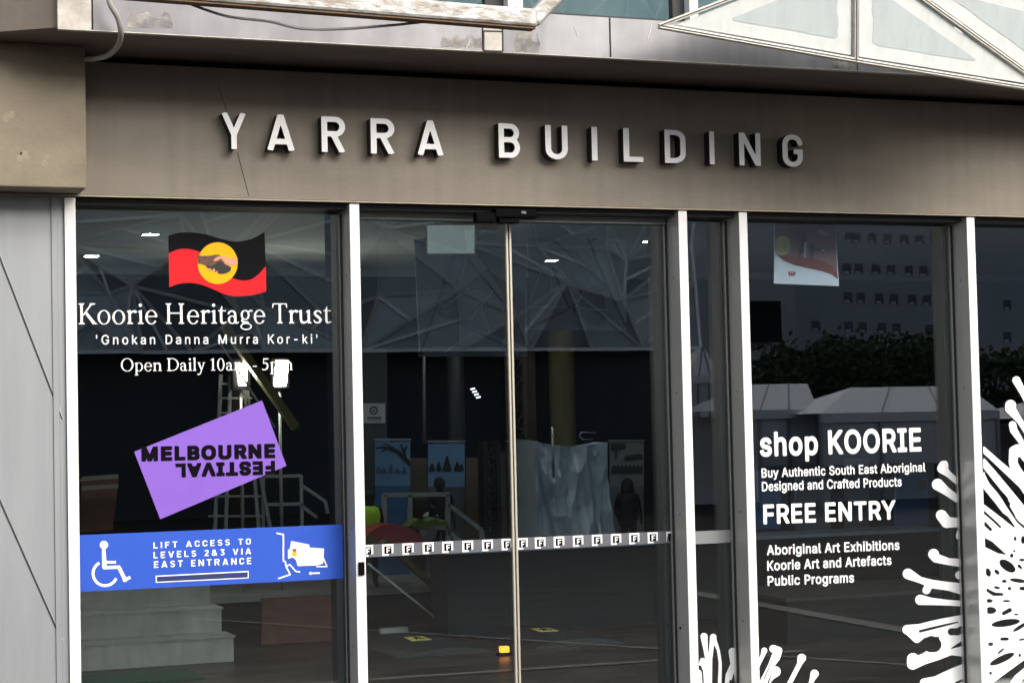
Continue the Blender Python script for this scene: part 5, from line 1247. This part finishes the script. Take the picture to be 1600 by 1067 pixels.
truss(806, 826, 560, 915, 7.0, "taller black lattice tower just right of the door seam")

# column and wrapped crate
mb = MB(); c = at(878, 600, 9.0); mb.tube([(c[0], 9.0, 0.32), (c[0], 9.0, 4.9)], 0.135, 24)
M_colm = mat("olive_column", hexc(206, 192, 132), 0.5, var=0.7, scale=5, stretch=(1, 1, 0.3), col2=hexc(150, 142, 100))
tag(mb.build("round_column", M_colm), "round olive-grey column rising behind the wrapped crate", "column")
mb = MB(); c = at(712, 600, 8.8); mb.tube([(c[0], 8.8, 0.32), (c[0], 8.8, 4.9)], 0.085, 20)
tag(mb.build("round_column", MATS["dull_aluminium"]), "slim grey column seen above the dome banner", "column")
wc = tag(empty("wrapped_crate", tuple(at(890, 838, 6.3))), "tall crate wrapped in crumpled silver-blue plastic sheeting behind the right door leaf", "wrapped crate")
tl, tr2, bl_, br2 = at(824, 686, 6.3), at(952, 690, 6.3), at(832, 842, 6.3), at(967, 838, 6.3)
NX, NZ = 90, 90
rn2 = random.Random(21)
vor1 = [(rn2.random(), rn2.random()) for _ in range(9)]
vor2 = [(rn2.random(), rn2.random()) for _ in range(55)]
crum = []
for fr_, am_, n_ in ((2.2, 0.06, 4), (5.0, 0.045, 6), (12.0, 0.02, 8)):
    for _ in range(n_):
        t_ = rn2.uniform(-0.6, 0.9)
        crum.append((math.cos(t_), math.sin(t_), fr_ * rn2.uniform(0.7, 1.3), rn2.uniform(0, 2), am_ * rn2.uniform(0.5, 1.0)))
vs, fs2 = [], []
rnd = random.Random(3)
fol = [(rnd.uniform(0, 1), rnd.uniform(0.3, 1), rnd.uniform(-0.18, 0.18), rnd.uniform(0.012, 0.07), rnd.uniform(0.02, 0.10)) for _ in range(18)]
for j in range(NZ + 1):
    v = j / NZ
    for i in range(NX + 1):
        uu = i / NX
        p = (tl * (1 - uu) + tr2 * uu) * (1 - v) + (bl_ * (1 - uu) + br2 * uu) * v
        dz = 0.0
        for c0, am, sl, wd, dp in fol:
            x = uu - c0 - sl * v
            dz += dp * am * math.exp(-(x / wd) ** 2 / 2) * (1 if (c0 * 100) % 2 > 1 else -0.8)
        dz = dz * 0.7 + 0.55 * min(math.hypot(uu - a_, (v - b2_) * 0.28) for a_, b2_ in vor1) + 0.42 * min(math.hypot(uu - a_, (v - b2_) * 0.42) for a_, b2_ in vor2)
        dz -= 0.07
        side = 0.45 * max(0, 1 - uu / 0.05) + 0.45 * max(0, (uu - 0.95) / 0.05)
        sag = -0.05 * math.sin(math.pi * uu) * (1 - v) ** 3 + 0.03 * math.sin(uu * 14) * v ** 4
        vs.append((p[0], p[1] - dz + side, p[2] + sag))
for j in range(NZ):
    for i in range(NX):
        a = j * (NX + 1) + i
        fs2.append((a, a + 1, a + NX + 2, a + NX + 1))
mb = MB(); mb.add(vs, fs2, 0, False)
top_ = []
for i in range(NX + 1):
    p = vs[i]; top_.append(p)
k0 = [(p[0], 6.85, p[2] - 0.02) for p in top_]
mb.add(top_ + k0, [(i, i + 1, i + NX + 2, i + NX + 1) for i in range(NX)], 0, True)
mb.build("plastic_sheet", mat("silver_blue_sheet", hexc(198, 214, 232), 0.42, 0.1, var=0.35, scale=4, col2=hexc(98, 122, 150)), wc)
b = MB(); b.box(at(850, 840, 6.5)[0], at(950, 840, 6.5)[0], 6.5, 6.84, 0.32, at(890, 705, 6.5)[2]); b.build("crate", M_stage, wc)
MB().tube([at(863, 667, 6.15), at(865, 746, 6.15)], 0.013, 8).build("pole", M_al2, wc)
MB().tube([at(x, y, 6.4) for x, y in ((931, 676), (908, 675), (905, 681), (910, 686), (926, 686))], 0.006, 6).build("wire_hook", M_al2, wc)
for a, c in (((896, 842), (912, 905)), ((925, 842), (940, 880)), ((946, 840), (930, 905))):
    MB().bar(at(*a, 6.2), at(*c, 6.2), 0.03).build("leg", M_truss, wc)

# red mound, yellow hose reel
mb = MB(); pts = [(566, 852), (574, 836), (590, 824), (612, 819), (634, 822), (652, 832), (668, 850)]
mb.prism([at(*p, 5.6) for p in smooth(pts, 4)], (0, 0.7, 0))
tag(mb.build("red_slide", mat("dull_red", hexc(156, 54, 60), 0.45, var=0.5, scale=5)), "dull red curved slide just above the left end of the door strip", "slide")
mb = MB(); mb.prism([at(*p, 5.5) for p in smooth([(566, 858), (569, 840), (578, 836), (590, 844), (597, 858)], 4)], (0, 0.09, 0))
tag(mb.build("yellow_hump", M_yel), "small yellow hump in front of the red slide", "hump")
mb = MB(); mb.prism([at(*p, 6.0) for p in ((640, 822), (700, 820), (698, 812), (690, 816), (680, 808), (668, 815), (655, 810), (646, 816))], (0, 0.2, 0))
tag(mb.build("planter_foliage", mat("dull_green", hexc(104, 128, 60), 0.8, var=0.8, scale=40)), "low green plants in a trough behind the pale guard rail", "plants")

# notice on the wall, tick marks
nt = tag(empty("wall_notice", tuple(at(584, 646, 7.6))), "small white notice with a round face emblem and a line of print by the door", "notice")
quad("sheet", [(568, 630), (602, 630), (602, 661), (568, 661)], 7.6, 0.012, mat("notice_white", hexc(214, 216, 224), 0.6), nt)
em = lambda X, Y: np.minimum.reduce([np.abs(np.hypot(X - 584, Y - 641) - 5.6) - 0.9, d_box(X, Y, (581, 642.5), (587, 642.5), 1.2), d_box(X, Y, (581, 639), (584, 640.5), 1.1), d_box(X, Y, (584, 640.5), (587, 639), 1.1), d_box(X, Y, (574, 652.5), (596, 652.5), 2.0), d_box(X, Y, (574, 656), (596, 656), 0.7)])
sheet("print", px_loops(outline(em, 568, 602, 630, 660, 0.5), 7.594), 7.596, 0.001, M_sil, nt)
b = MB(); quad("notice_post", [(566, 545), (605, 545), (605, 905), (566, 905)], 7.62, 0.12, mat("grey_pier", hexc(84, 88, 92), 0.8))
tag(bpy.data.objects["notice_post"], "dark grey pier carrying the small white notice beside the left door leaf", "pier")
tk = tag(empty("status_lamp", tuple(at(742, 614, 6.5))), "four tiny glowing white bars on a slant behind the left door leaf", "indicator")
quad("housing", [(733, 604), (744, 604), (752, 624), (740, 624)], 6.5, 0.02, M_blackpl, tk)
for k in range(4):
    x, y = 735.5 + 3.2 * k * 0.9, 607 + 4.4 * k
    quad("bar", [(x, y), (x + 6.5, y - 1.5), (x + 7, y + 0.8), (x + 0.5, y + 2.2)], 6.48, 0.01, emit("tick_glow", (0.9, 0.95, 1.0), 1.4), tk)

# cable ramps with yellow stickers, orange beacon
M_rub = mat("black_rubber", hexc(44, 45, 48), 0.5, var=0.4, scale=8)
M_ysign = mat("yellow_sticker", hexc(236, 222, 120), 0.5)
def ramp(px, py, w_, lab):
    p = atz(px, py, 0.05)
    r_ = tag(empty("cable_ramp", tuple(p)), lab, "cable ramp", "cable ramps on the lobby floor")
    mb = MB()
    prof = [(t, 0.055 * math.sin(math.pi * t) ** 0.6) for t in np.linspace(0, 1, 10)]
    out = [(p[0] - w_ / 2 + w_ * t, p[1] - 0.45, 0.006 + z) for t, z in prof]
    mb.prism(out, (0, 1.1, 0)); mb.build("hump", M_rub, r_)
    mb = MB(); mb.prism([(p[0] - 0.10, p[1] + 0.06, 0.064), (p[0] + 0.05, p[1] + 0.06, 0.064), (p[0] + 0.06, p[1] + 0.30, 0.064), (p[0] - 0.08, p[1] + 0.30, 0.064)], (0, 0, 0.004)); mb.build("sticker", M_ysign, r_)
    mb = MB()
    c0 = np.array([p[0] - 0.015, p[1] + 0.18, 0.0690])
    for a, c in (((-.03, -.07), (0.0, .03)), ((.03, -.07), (0.0, .03)), ((-.03, .02), (.035, .04)), ((0, .03), (.005, .08))):
        mb.bar(c0 + (*a, 0), c0 + (*c, 0), 0.018, 0.003)
    mb.build("pictogram", M_blackpl, r_)
    return r_
ramp(668, 1004, 0.7, "black cable ramp with a yellow trip sticker left of the orange beacon")
ramp(868, 990, 0.7, "black cable ramp with a yellow trip sticker right of the door seam")
p = atz(788, 1023, 0.006)
bc = tag(empty("orange_beacon", tuple(p)), "small glowing orange beacon lamp on the floor left of the door seam", "beacon")
b = MB(); b.box(p[0] - 0.05, p[0] + 0.05, p[1] - 0.03, p[1] + 0.03, 0.0062, 0.025); b.build("base", M_blackpl, bc)
mb = MB(); mb.box(p[0] - 0.032, p[0] + 0.032, p[1] - 0.022, p[1] + 0.022, 0.0255, 0.068); mb.build("lens", emit("orange_glow", (1.0, 0.30, 0.02), 1.6), bc, 0.006)
b = MB(); q = atz(615, 985, 0.02); b.box(q[0] - 0.11, q[0] + 0.11, q[1] - 0.03, q[1] + 0.03, 0.006, 0.045)
tag(b.build("white_block", mat("white_block", hexc(190, 192, 190), 0.6)), "small white block lying on the floor near the left door edge", "block")

# people in the lobby
M_skin = mat("skin", hexc(176, 128, 104), 0.6)
def person(px, py, Y, h, lab, body, extras=(), lean=0.0, cut_z=None):
    """one skinned figure; feet at the stage, facing the back unless extras say else"""
    base = at(px, py, Y)
    base = np.array([base[0], Y, 0.318])
    r_ = tag(empty("person", tuple(base)), lab, "person", "people in the lobby")
    k = h / 1.75
    def P(x, y, z):
        if z > 0.95:
            t = z - 0.95
            y, z = y - math.sin(lean) * t, 0.95 + math.cos(lean) * t
        return (x * k, y * k, z * k)
    V = {"pel": (0, 0, .95, .15, .11), "wai": (0, 0, 1.12, .14, .10), "che": (0, 0, 1.32, .17, .115), "nek": (0, .0, 1.48, .055, .055), "hea": (0, -.02, 1.60, .085, .098), "top": (0, -.015, 1.69, .07, .08),
         "hl": (-.09, 0, .88, .09, .09), "kl": (-.10, -.02, .48, .06, .065), "al": (-.10, .02, .09, .045, .05), "tl": (-.11, -.13, .03, .04, .03),
         "hr": (.09, 0, .88, .09, .09), "kr": (.11, -.01, .48, .06, .065), "ar": (.12, .03, .09, .045, .05), "tr": (.13, -.12, .03, .04, .03),
         "sl": (-.19, 0, 1.40, .06, .06), "el": (-.25, .02, 1.13, .045, .045), "wl": (-.23, -.10, .90, .032, .032), "fl": (-.22, -.14, .82, .03, .018),
         "sr": (.19, 0, 1.40, .06, .06), "er": (.25, .02, 1.13, .045, .045), "wr": (.22, -.12, .92, .032, .032), "fr": (.21, -.16, .84, .03, .018)}
    E_ = ["pel wai", "wai che", "che nek", "nek hea", "hea top", "pel hl", "hl kl", "kl al", "al tl", "pel hr", "hr kr", "kr ar", "ar tr", "che sl", "sl el", "el wl", "wl fl", "che sr", "sr er", "er wr", "wr fr"]
    ks = list(V)
    me = bpy.data.meshes.new("body")
    me.from_pydata([P(*V[q][:3]) for q in ks], [(ks.index(e.split()[0]), ks.index(e.split()[1])) for e in E_], [])
    o = bpy.data.objects.new("body", me); COL.objects.link(o); o.parent = r_
    me.materials.append(body)
    o.modifiers.new("skin", 'SKIN')
    for i, q in enumerate(ks):
        sk = me.skin_vertices[0].data[i]
        sk.radius = (V[q][3] * k, V[q][4] * k)
        sk.use_root = (q == "pel")
    sb = o.modifiers.new("sub", 'SUBSURF'); sb.levels = 2; sb.render_levels = 2
    for nm, kind, mt in extras:
        mb = MB()
        if kind == "vest":
            c = [Vector(P(0, 0, z)) + Vector(base) for z in (.92, 1.1, 1.3, 1.42, 1.46)]
            mb.tube(c, [.20 * k, .19 * k, .205 * k, .17 * k, .09 * k], 14)
        if kind == "hair":
            c = [Vector(P(0, .01, z)) + Vector(base) for z in (1.55, 1.60, 1.66, 1.71, 1.735)]
            mb.tube(c, [.085 * k, .105 * k, .10 * k, .075 * k, .02 * k], 12)
        if kind == "hood":
            c = [Vector(P(0, .01, z)) + Vector(base) for z in (1.44, 1.52, 1.62, 1.70, 1.74)]
            mb.tube(c, [.14 * k, .125 * k, .12 * k, .09 * k, .02 * k], 12)
        mb.build(nm, mt, r_)
M_dk = mat("dark_clothes", hexc(24, 25, 30), 0.8)
M_hiv = mat("hi_vis", hexc(170, 228, 60), 0.6)
M_hair = mat("dark_hair", hexc(26, 22, 20), 0.7)
person(690, 900, 6.7, 0.86, "person in dark clothes standing in front of the dome banner", M_dk, (("hair", "hair", M_hair),))
person(984, 900, 6.6, 0.80, "person in a dark hooded coat standing right of the wrapped crate", M_dk, (("hood", "hood", M_dk), ("coat", "vest", M_dk)))
person(577, 900, 6.0, 0.80, "person in a bright yellow-green vest at the left edge of the door", M_dk, (("vest", "vest", M_hiv), ("hair", "hair", M_hair)), lean=0.15)
person(668, 900, 6.5, 0.72, "person in a pale shirt bending over the plants behind the guard rail", M_dk, (("shirt", "vest", mat("pale_shirt", hexc(186, 188, 196), 0.8)), ("hair", "hair", M_hair)), lean=0.8)

# shop side: boards, counter, plinth
def board(x0, x1, y0, y1, Y, mt, lab):
    r_ = tag(empty("display_board", tuple(at((x0 + x1) / 2, y1, Y))), lab, "display board", "display boards inside the shop")
    quad("face", [(x0, y0), (x1, y0), (x1, y1), (x0, y1)], Y, 0.03, mt, r_)
    quad("foot", [(x0 + 3, y1 - 3), (x1 - 3, y1 - 3), (x1 - 3, y1 + 4), (x0 + 3, y1 + 4)], Y + 0.032, 0.1, M_frame, r_)
    return r_
M_bblue = mat("blue_board", hexc(70, 104, 156), 0.6, var=0.3, scale=3); M_bgrey = mat("grey_board", hexc(120, 126, 138), 0.6, var=0.4, scale=3)
r_ = board(1400, 1451, 738, 828, 5.4, M_bblue, "blue display board behind the ends of the small shop lines")
quad("label_plate", [(1433, 752), (1447, 750), (1447, 764), (1433, 765)], 5.39, 0.004, M_sil, r_)
board(1244, 1298, 735, 828, 5.6, M_bgrey, "grey display board behind the word FREE")
board(1184, 1220, 735, 826, 5.4, M_bblue, "narrow blue display board next to the fourth mullion")
board(1322, 1358, 716, 828, 5.8, M_bgrey, "grey display board behind the middle of the shop words")
b = MB(); a, c = at(1180, 838, 4.9), at(1472, 838, 4.9); zc = at(1300, 832, 4.9)[2]
ct = tag(empty("shop_counter", tuple(a)), "low dark counter with a bluish top running behind the shop words", "counter")
b.box(1.35, c[0], 4.95, 5.35, 0.006, zc - 0.03); b.build("body", M_void, ct)
b = MB(); b.box(1.34, c[0] + 0.02, 4.9, 5.38, zc - 0.0295, zc); b.build("top", mat("bluish_top", hexc(120, 138, 152), 0.4), ct)
b = MB(); p = atz(1440, 1010, 0.3); b.box(3.3, 7.2, 3.2, 4.2, 0.006, 0.30)
pl2 = tag(empty("black_plinth", (3.5, 3.2, 0)), "low black plinth with a pale edge low in the wide window", "plinth")
b.build("body", M_black, pl2); b = MB(); b.box(3.29, 7.2, 3.19, 4.21, 0.3005, 0.325); b.build("edge", M_stage, pl2)

# hanging poster with a ball, a player and a red letter mark
po = tag(empty("hanging_poster", tuple(at(1260, 395, 0.45))), "red and white hanging poster with a ball and player above the shop words", "poster")
YP = 0.45
quad("sheet", [(1210, 330), (1304, 330), (1311, 447), (1209.5, 443)], YP, 0.006, mat("poster_white", hexc(226, 230, 240), 0.6), po)
quad("wire", [(1250, 318), (1251, 318), (1251, 330), (1250, 330)], YP, 0.003, M_frame, po)
redp = [(1210.5, 331), (1303.5, 331), (1308.5, 436), (1300, 429), (1285, 424), (1262, 419), (1240, 414), (1226, 408), (1216, 400), (1211, 393)]
sheet("red_field", px_loops([redp], YP), YP - 0.001, 0.0006, mat("poster_red", hexc(150, 112, 110), 0.6, var=0.6, scale=5, col2=hexc(118, 78, 78)), po)
sheet("deep_red", px_loops([[(1211, 392), (1222, 398), (1245, 402), (1275, 405), (1300, 415), (1307.5, 428), (1308.5, 436), (1300, 429), (1285, 424), (1262, 419), (1240, 414), (1226, 408), (1216, 400)]], YP), YP - 0.002, 0.0006, mat("poster_deep_red", hexc(136, 60, 52), 0.6, var=0.4, scale=9), po)
sheet("ball", px_loops([[(min(1222 + 13 * math.cos(t), 1235), 384 + 15.5 * math.sin(t)) for t in np.linspace(0, 6.28, 30, endpoint=False) if 1222 + 13 * math.cos(t) > 1210.4]], YP), YP - 0.003, 0.0006, mat("ball_yellow", hexc(206, 196, 140), 0.6, var=0.5, scale=20), po)
fig = caps([(1257, 366, 3), (1256, 372, 2)], [(1256, 376, 4), (1256, 392, 3.5)], [(1256, 378, 2), (1248, 392, 2)], [(1257, 390, 2.4), (1258, 403, 2)], [(1252, 390, 2.2), (1249, 400, 2)], [(1268, 385, 4), (1268, 402, 3)], [(1270, 388, 2), (1284, 392, 1.5)])
sheet("figure", px_loops(outline(fig, 1240, 1292, 358, 410, 0.8), YP), YP - 0.003, 0.0006, mat("poster_figure", hexc(92, 66, 76), 0.6), po)
fig = caps([(1258, 380, 2), (1257, 402, 1.5)], [(1280, 362, 3.5), (1290, 366, 3)], [(1284, 391, 1.4), (1287, 392, 1.4)])
sheet("figure_light", px_loops(outline(fig, 1250, 1296, 355, 410, 0.8), YP), YP - 0.004, 0.0006, mat("poster_pale", hexc(206, 190, 190), 0.6), po)
wm = lambda X, Y: np.minimum.reduce([d_poly(X, Y, [[(1231, 424.5), (1234.3, 424.5), (1236, 431), (1232.6, 431)]]), d_box(X, Y, (1237.2, 424), (1237.2, 431), 2.4), d_poly(X, Y, [[(1243.2, 424.5), (1240, 424.5), (1238.4, 431), (1241.6, 431)]])])
sheet("letter_mark", px_loops(outline(wm, 1229, 1246, 422, 433, 0.3), YP), YP - 0.001, 0.0006, mat("mark_red", hexc(170, 60, 70), 0.6), po)

# ------------------------------------------------------------------ the square behind the camera, seen in the glass
# faceted building opposite
fb = tag(empty("faceted_building", (0, -26, 0)), "grey building clad in triangles, mirrored at the top of the left window", "building")
DF = 26.0
rnd = random.Random(11)
xa0, xb0 = mir(60, 400, DF)[0], mir(1085, 400, DF)[0]
zl0, zh0 = mir(500, 548, DF)[2], 11.0
nx, nz = 12, 8
P = {}
for i in range(nx + 1):
    for j in range(nz + 1):
        x = xa0 + (xb0 - xa0) * i / nx + (rnd.uniform(-0.6, 0.6) if 0 < i < nx else 0)
        z = zl0 + (zh0 - zl0) * j / nz + (rnd.uniform(-0.42, 0.42) if 0 < j < nz else 0)
        P[i, j] = np.array([x, GY - DF + (rnd.uniform(-0.25, 0.25)), z])
tones = [mat("facet_zinc_" + c, hexc(*t), 0.6, var=0.4, scale=0.7) for c, t in (("pale", (200, 214, 220)), ("mid", (168, 182, 188)), ("dark", (128, 140, 148)))]
mb = MB(); seams = MB()
for i in range(nx):
    for j in range(nz):
        a, b_, c, d = P[i, j], P[i + 1, j], P[i + 1, j + 1], P[i, j + 1]
        tris = ((a, b_, c), (a, c, d)) if rnd.random() < 0.5 else ((a, b_, d), (b_, c, d))
        for t in tris:
            mb.add(t, [(0, 1, 2)], rnd.choice((0, 0, 1, 1, 2)))
            if rnd.random() < 0.55:
                k_ = rnd.randrange(3); t_m = (np.array(t[(k_ + 1) % 3]) + np.array(t[(k_ + 2) % 3])) / 2
                seams.bar(np.array(t[k_]) + (0, 0.02, 0), t_m + (0, 0.02, 0), 0.05, 0.03, up=(0, 1, 0))
            for p, q in zip(t, t[1:] + t[:1]): seams.bar(np.array(p) + (0, 0.02, 0), np.array(q) + (0, 0.02, 0), 0.065, 0.03, up=(0, 1, 0))
mb.build("wall", tones, fb)
seams.build("seam_frame", mat("pale_seam", hexc(248, 250, 250), 0.5), fb)
b = MB(); b.box(xa0 - 8, xb0, GY - DF - 8, GY - DF - 0.6, 0, zh0); b.build("core", M_wall, fb)
b = MB(); b.box(xa0 - 8, xa0, GY - DF - 0.5, GY - DF + 0.1, 0.0, zh0); b.build("side_wall", M_wall, fb)
for k in (2, 6):
    x = xa0 + (xb0 - xa0) * (k + 0.5) / 9
    mb = MB(); mb.tube([(x, GY - DF - 0.2, 0), (x, GY - DF - 0.2, zl0 + 0.2)], 0.16, 12); mb.build("column", mat("bronze_column", hexc(120, 104, 84), 0.6, var=0.5, scale=3), fb)

# block with small windows further right
D2 = 46.0
ob = tag(empty("office_block", (mir(1350, 700, D2)[0], GY - D2, 0)), "grey office block with rows of paired small windows, mirrored in the wide window", "building")
xl, xr2 = mir(1000, 400, D2)[0], mir(1900, 400, D2)[0]
b = MB(); b.box(xl, xr2, GY - D2 - 12, GY - D2, 0, 15.5); b.build("wall", mat("office_wall", hexc(172, 180, 190), 0.8, var=0.3, scale=0.2), ob)
b = MB(); b.box(xl, mir(1212, 400, D2)[0], GY - D2 + 0.01, GY - D2 + 1.2, 0, 16); b.build("projecting_wall", mat("office_wall_pale", hexc(182, 188, 194), 0.8, var=0.3, scale=0.2), ob)
for row, xs_ in ((373, (1327, 1338, 1363, 1387, 1413, 1437, 1460)), (422, (1323, 1342, 1369, 1392, 1420, 1443, 1466)), (467, (1325, 1345, 1374, 1397, 1425, 1448)), (513, (1275, 1326, 1348, 1378, 1401, 1452, 1470)), (330, (1327, 1345, 1370, 1393, 1420, 1443)), (470, (1574,)), (520, (1574,))):
    for x in xs_:
        p = mir(x, row + (x - 1390) * 0.035, D2)
        w_ = empty("window", (p[0], GY - D2, p[2])); w_.parent = ob; w_.location = (p[0] - ob.location.x, 0, p[2])
        b = MB(); b.box(p[0] - 0.16, p[0] + 0.16, GY - D2 - 0.2, GY - D2 + 0.012, p[2] - 0.17, p[2] + 0.17); b.build("pane", mat("office_pane", hexc(92, 98, 106), 0.5, var=0.8, scale=1.5, col2=hexc(50, 54, 60)), w_)
        b = MB(); b.box(p[0] - 0.13, p[0] + 0.05, GY - D2 + 0.0125, GY - D2 + 0.03, p[2] - 0.17, p[2] - 0.08); b.build("blind", tones[0], w_)
q = mir(1185, 500, D2 - 1.5)
b = MB(); b.box(q[0] - 1.0, q[0] + 0.8, q[1], q[1] + 0.05, q[2] - 0.7, q[2] + 0.6); b.build("dark_opening", M_black, ob)

# trees in front of it
M_leaf = mat("leaf_green", (0.085, 0.115, 0.05), 0.7, var=0.8, scale=1.4, col2=(0.025, 0.035, 0.015))
M_bark = mat("bark", (0.06, 0.05, 0.04), 0.9)
def tree(px, D, top_px, wid, lab, seed):
    rnd = random.Random(seed)
    p = mir(px, 700, D); zt_ = mir(px, top_px, D)[2]
    r_ = tag(empty("plane_tree", (p[0], p[1], 0)), lab, "tree", "trees across the square")
    mb = MB(); mb.tube([(p[0], p[1], 0), (p[0] + .1, p[1], zt_ * .5), (p[0] + .2, p[1] + .1, zt_ * .85)], [0.16, 0.11, 0.04], 8)
    for k in range(7):
        a = rnd.uniform(0, 6.28); z0 = zt_ * rnd.uniform(.35, .6)
        mb.tube([(p[0] + .1, p[1], z0), (p[0] + math.cos(a) * wid * .7, p[1] + math.sin(a) * wid * .7, z0 + zt_ * .25)], [0.06, 0.015], 6)
    mb.build("trunk", M_bark, r_)
    mb = MB(); cl_ = [(rnd.gauss(0, .5) * wid, rnd.gauss(0, .4) * wid, zt_ * rnd.uniform(.4, .88), rnd.uniform(.3, .6)) for _ in range(26)]
    for k in range(3600):
        cx, cy, cz, cr_ = rnd.choice(cl_)
        c = Vector((p[0] + cx + rnd.gauss(0, cr_) * .7, p[1] + cy + rnd.gauss(0, cr_) * .7, cz + rnd.gauss(0, cr_) * .5))
        a = Vector((rnd.uniform(-1, 1), rnd.uniform(-1, 1), rnd.uniform(-1, 1))).normalized() * .10
        b_ = a.orthogonal().normalized() * .07
        mb.add([c - a, c + b_, c + a, c - b_], [(0, 1, 2, 3)])
    mb.build("crown", M_leaf, r_)
tree(1240, 36, 548, 1.6, "small dark tree behind the left tent, left end of the tree row", 1)
tree(1330, 36, 520, 1.9, "dark bushy tree above the gap between the two tents", 2)
tree(1420, 37, 516, 2.1, "tallest dark tree behind the right tent", 3)
tree(1590, 36, 540, 2.0, "dark tree mirrored in the pane at the right edge", 4)

# marquee tents
M_tent = mat("tent_white", (0.80, 0.81, 0.83), 0.7, var=0.3, scale=1.5, col2=(0.68, 0.69, 0.72))
M_tside = mat("tent_side", (0.78, 0.79, 0.82), 0.8, var=0.3, scale=1.0)
def tent(xl, xr, y_e, y_r, rl, rr, y_b, D, dep, lab, base_mt=None):
    """eaves from xl to xr at pixel row y_e, ridge from rl to rr at y_r"""
    A, B = mir(xl, y_e, D), mir(xr, y_e, D)
    ze = (A[2] + B[2]) / 2
    r0, r1 = mir(rl, y_r, D + dep / 2), mir(rr, y_r, D + dep / 2)
    zr = (r0[2] + r1[2]) / 2
    yf, yb = GY - D, GY - D - dep
    r_ = tag(empty("marquee_tent", ((A[0] + B[0]) / 2, yf, 0)), lab, "tent", "white tents in the square")
    ym = (yf + yb) / 2
    v = [(A[0], yf, ze), (B[0], yf, ze), (B[0], yb, ze), (A[0], yb, ze), (r0[0], ym, zr), (r1[0], ym, zr)]
    mb = MB(); mb.add(v, [(0, 1, 5, 4), (2, 3, 4, 5), (1, 2, 5), (3, 0, 4)]); mb.build("roof", M_tent, r_)
    mb = MB(); mb.box(A[0], B[0], yf - 0.01, yf + 0.01, ze - 0.17, ze - 0.002); mb.build("valance", M_tent, r_)
    mb = MB(); n_ = 3
    for k in range(n_ + 1):
        x = A[0] + (B[0] - A[0]) * k / n_
        mb.bar((x, yf - 0.03, 0), (x, yf - 0.03, ze - 0.01), 0.06)
    mb.build("post", M_al2, r_)
    mb = MB(); mb.box(A[0], B[0], yf - 0.08, yf - 0.06, 0.75, ze - 0.175); mb.build("side_curtain", base_mt or M_tside, r_)
    mb = MB(); mb.box(A[0], B[0], yb, yb + 0.03, 0.0, ze - 0.1); mb.build("back_curtain", M_tside, r_)
    mb = MB()
    for k in range(1, n_):
        f_ = k / n_
        mb.bar((A[0] + (B[0] - A[0]) * f_, yf + 0.004, ze + 0.004), (r0[0] + (r1[0] - r0[0]) * f_, ym, zr + 0.006), 0.03, 0.01)
    mb.build("roof_seam", mat("seam_grey", hexc(130, 132, 138), 0.7), r_)
tent(1142, 1278, 640, 600, 1172, 1262, 800, 22, 2.2, "white hipped tent mirrored left of the shop heading")
tent(1283, 1560, 643, 604, 1330, 1510, 800, 21, 2.2, "longer white hipped tent mirrored above the shop heading")
tent(1075, 1128, 587, 540, 1097, 1098, 800, 30, 1.6, "tall pointed white tent mirrored in the narrow pane")
tent(1590, 1900, 650, 612, 1660, 1850, 800, 22, 2.2, "white tent mirrored in the pane at the right edge")
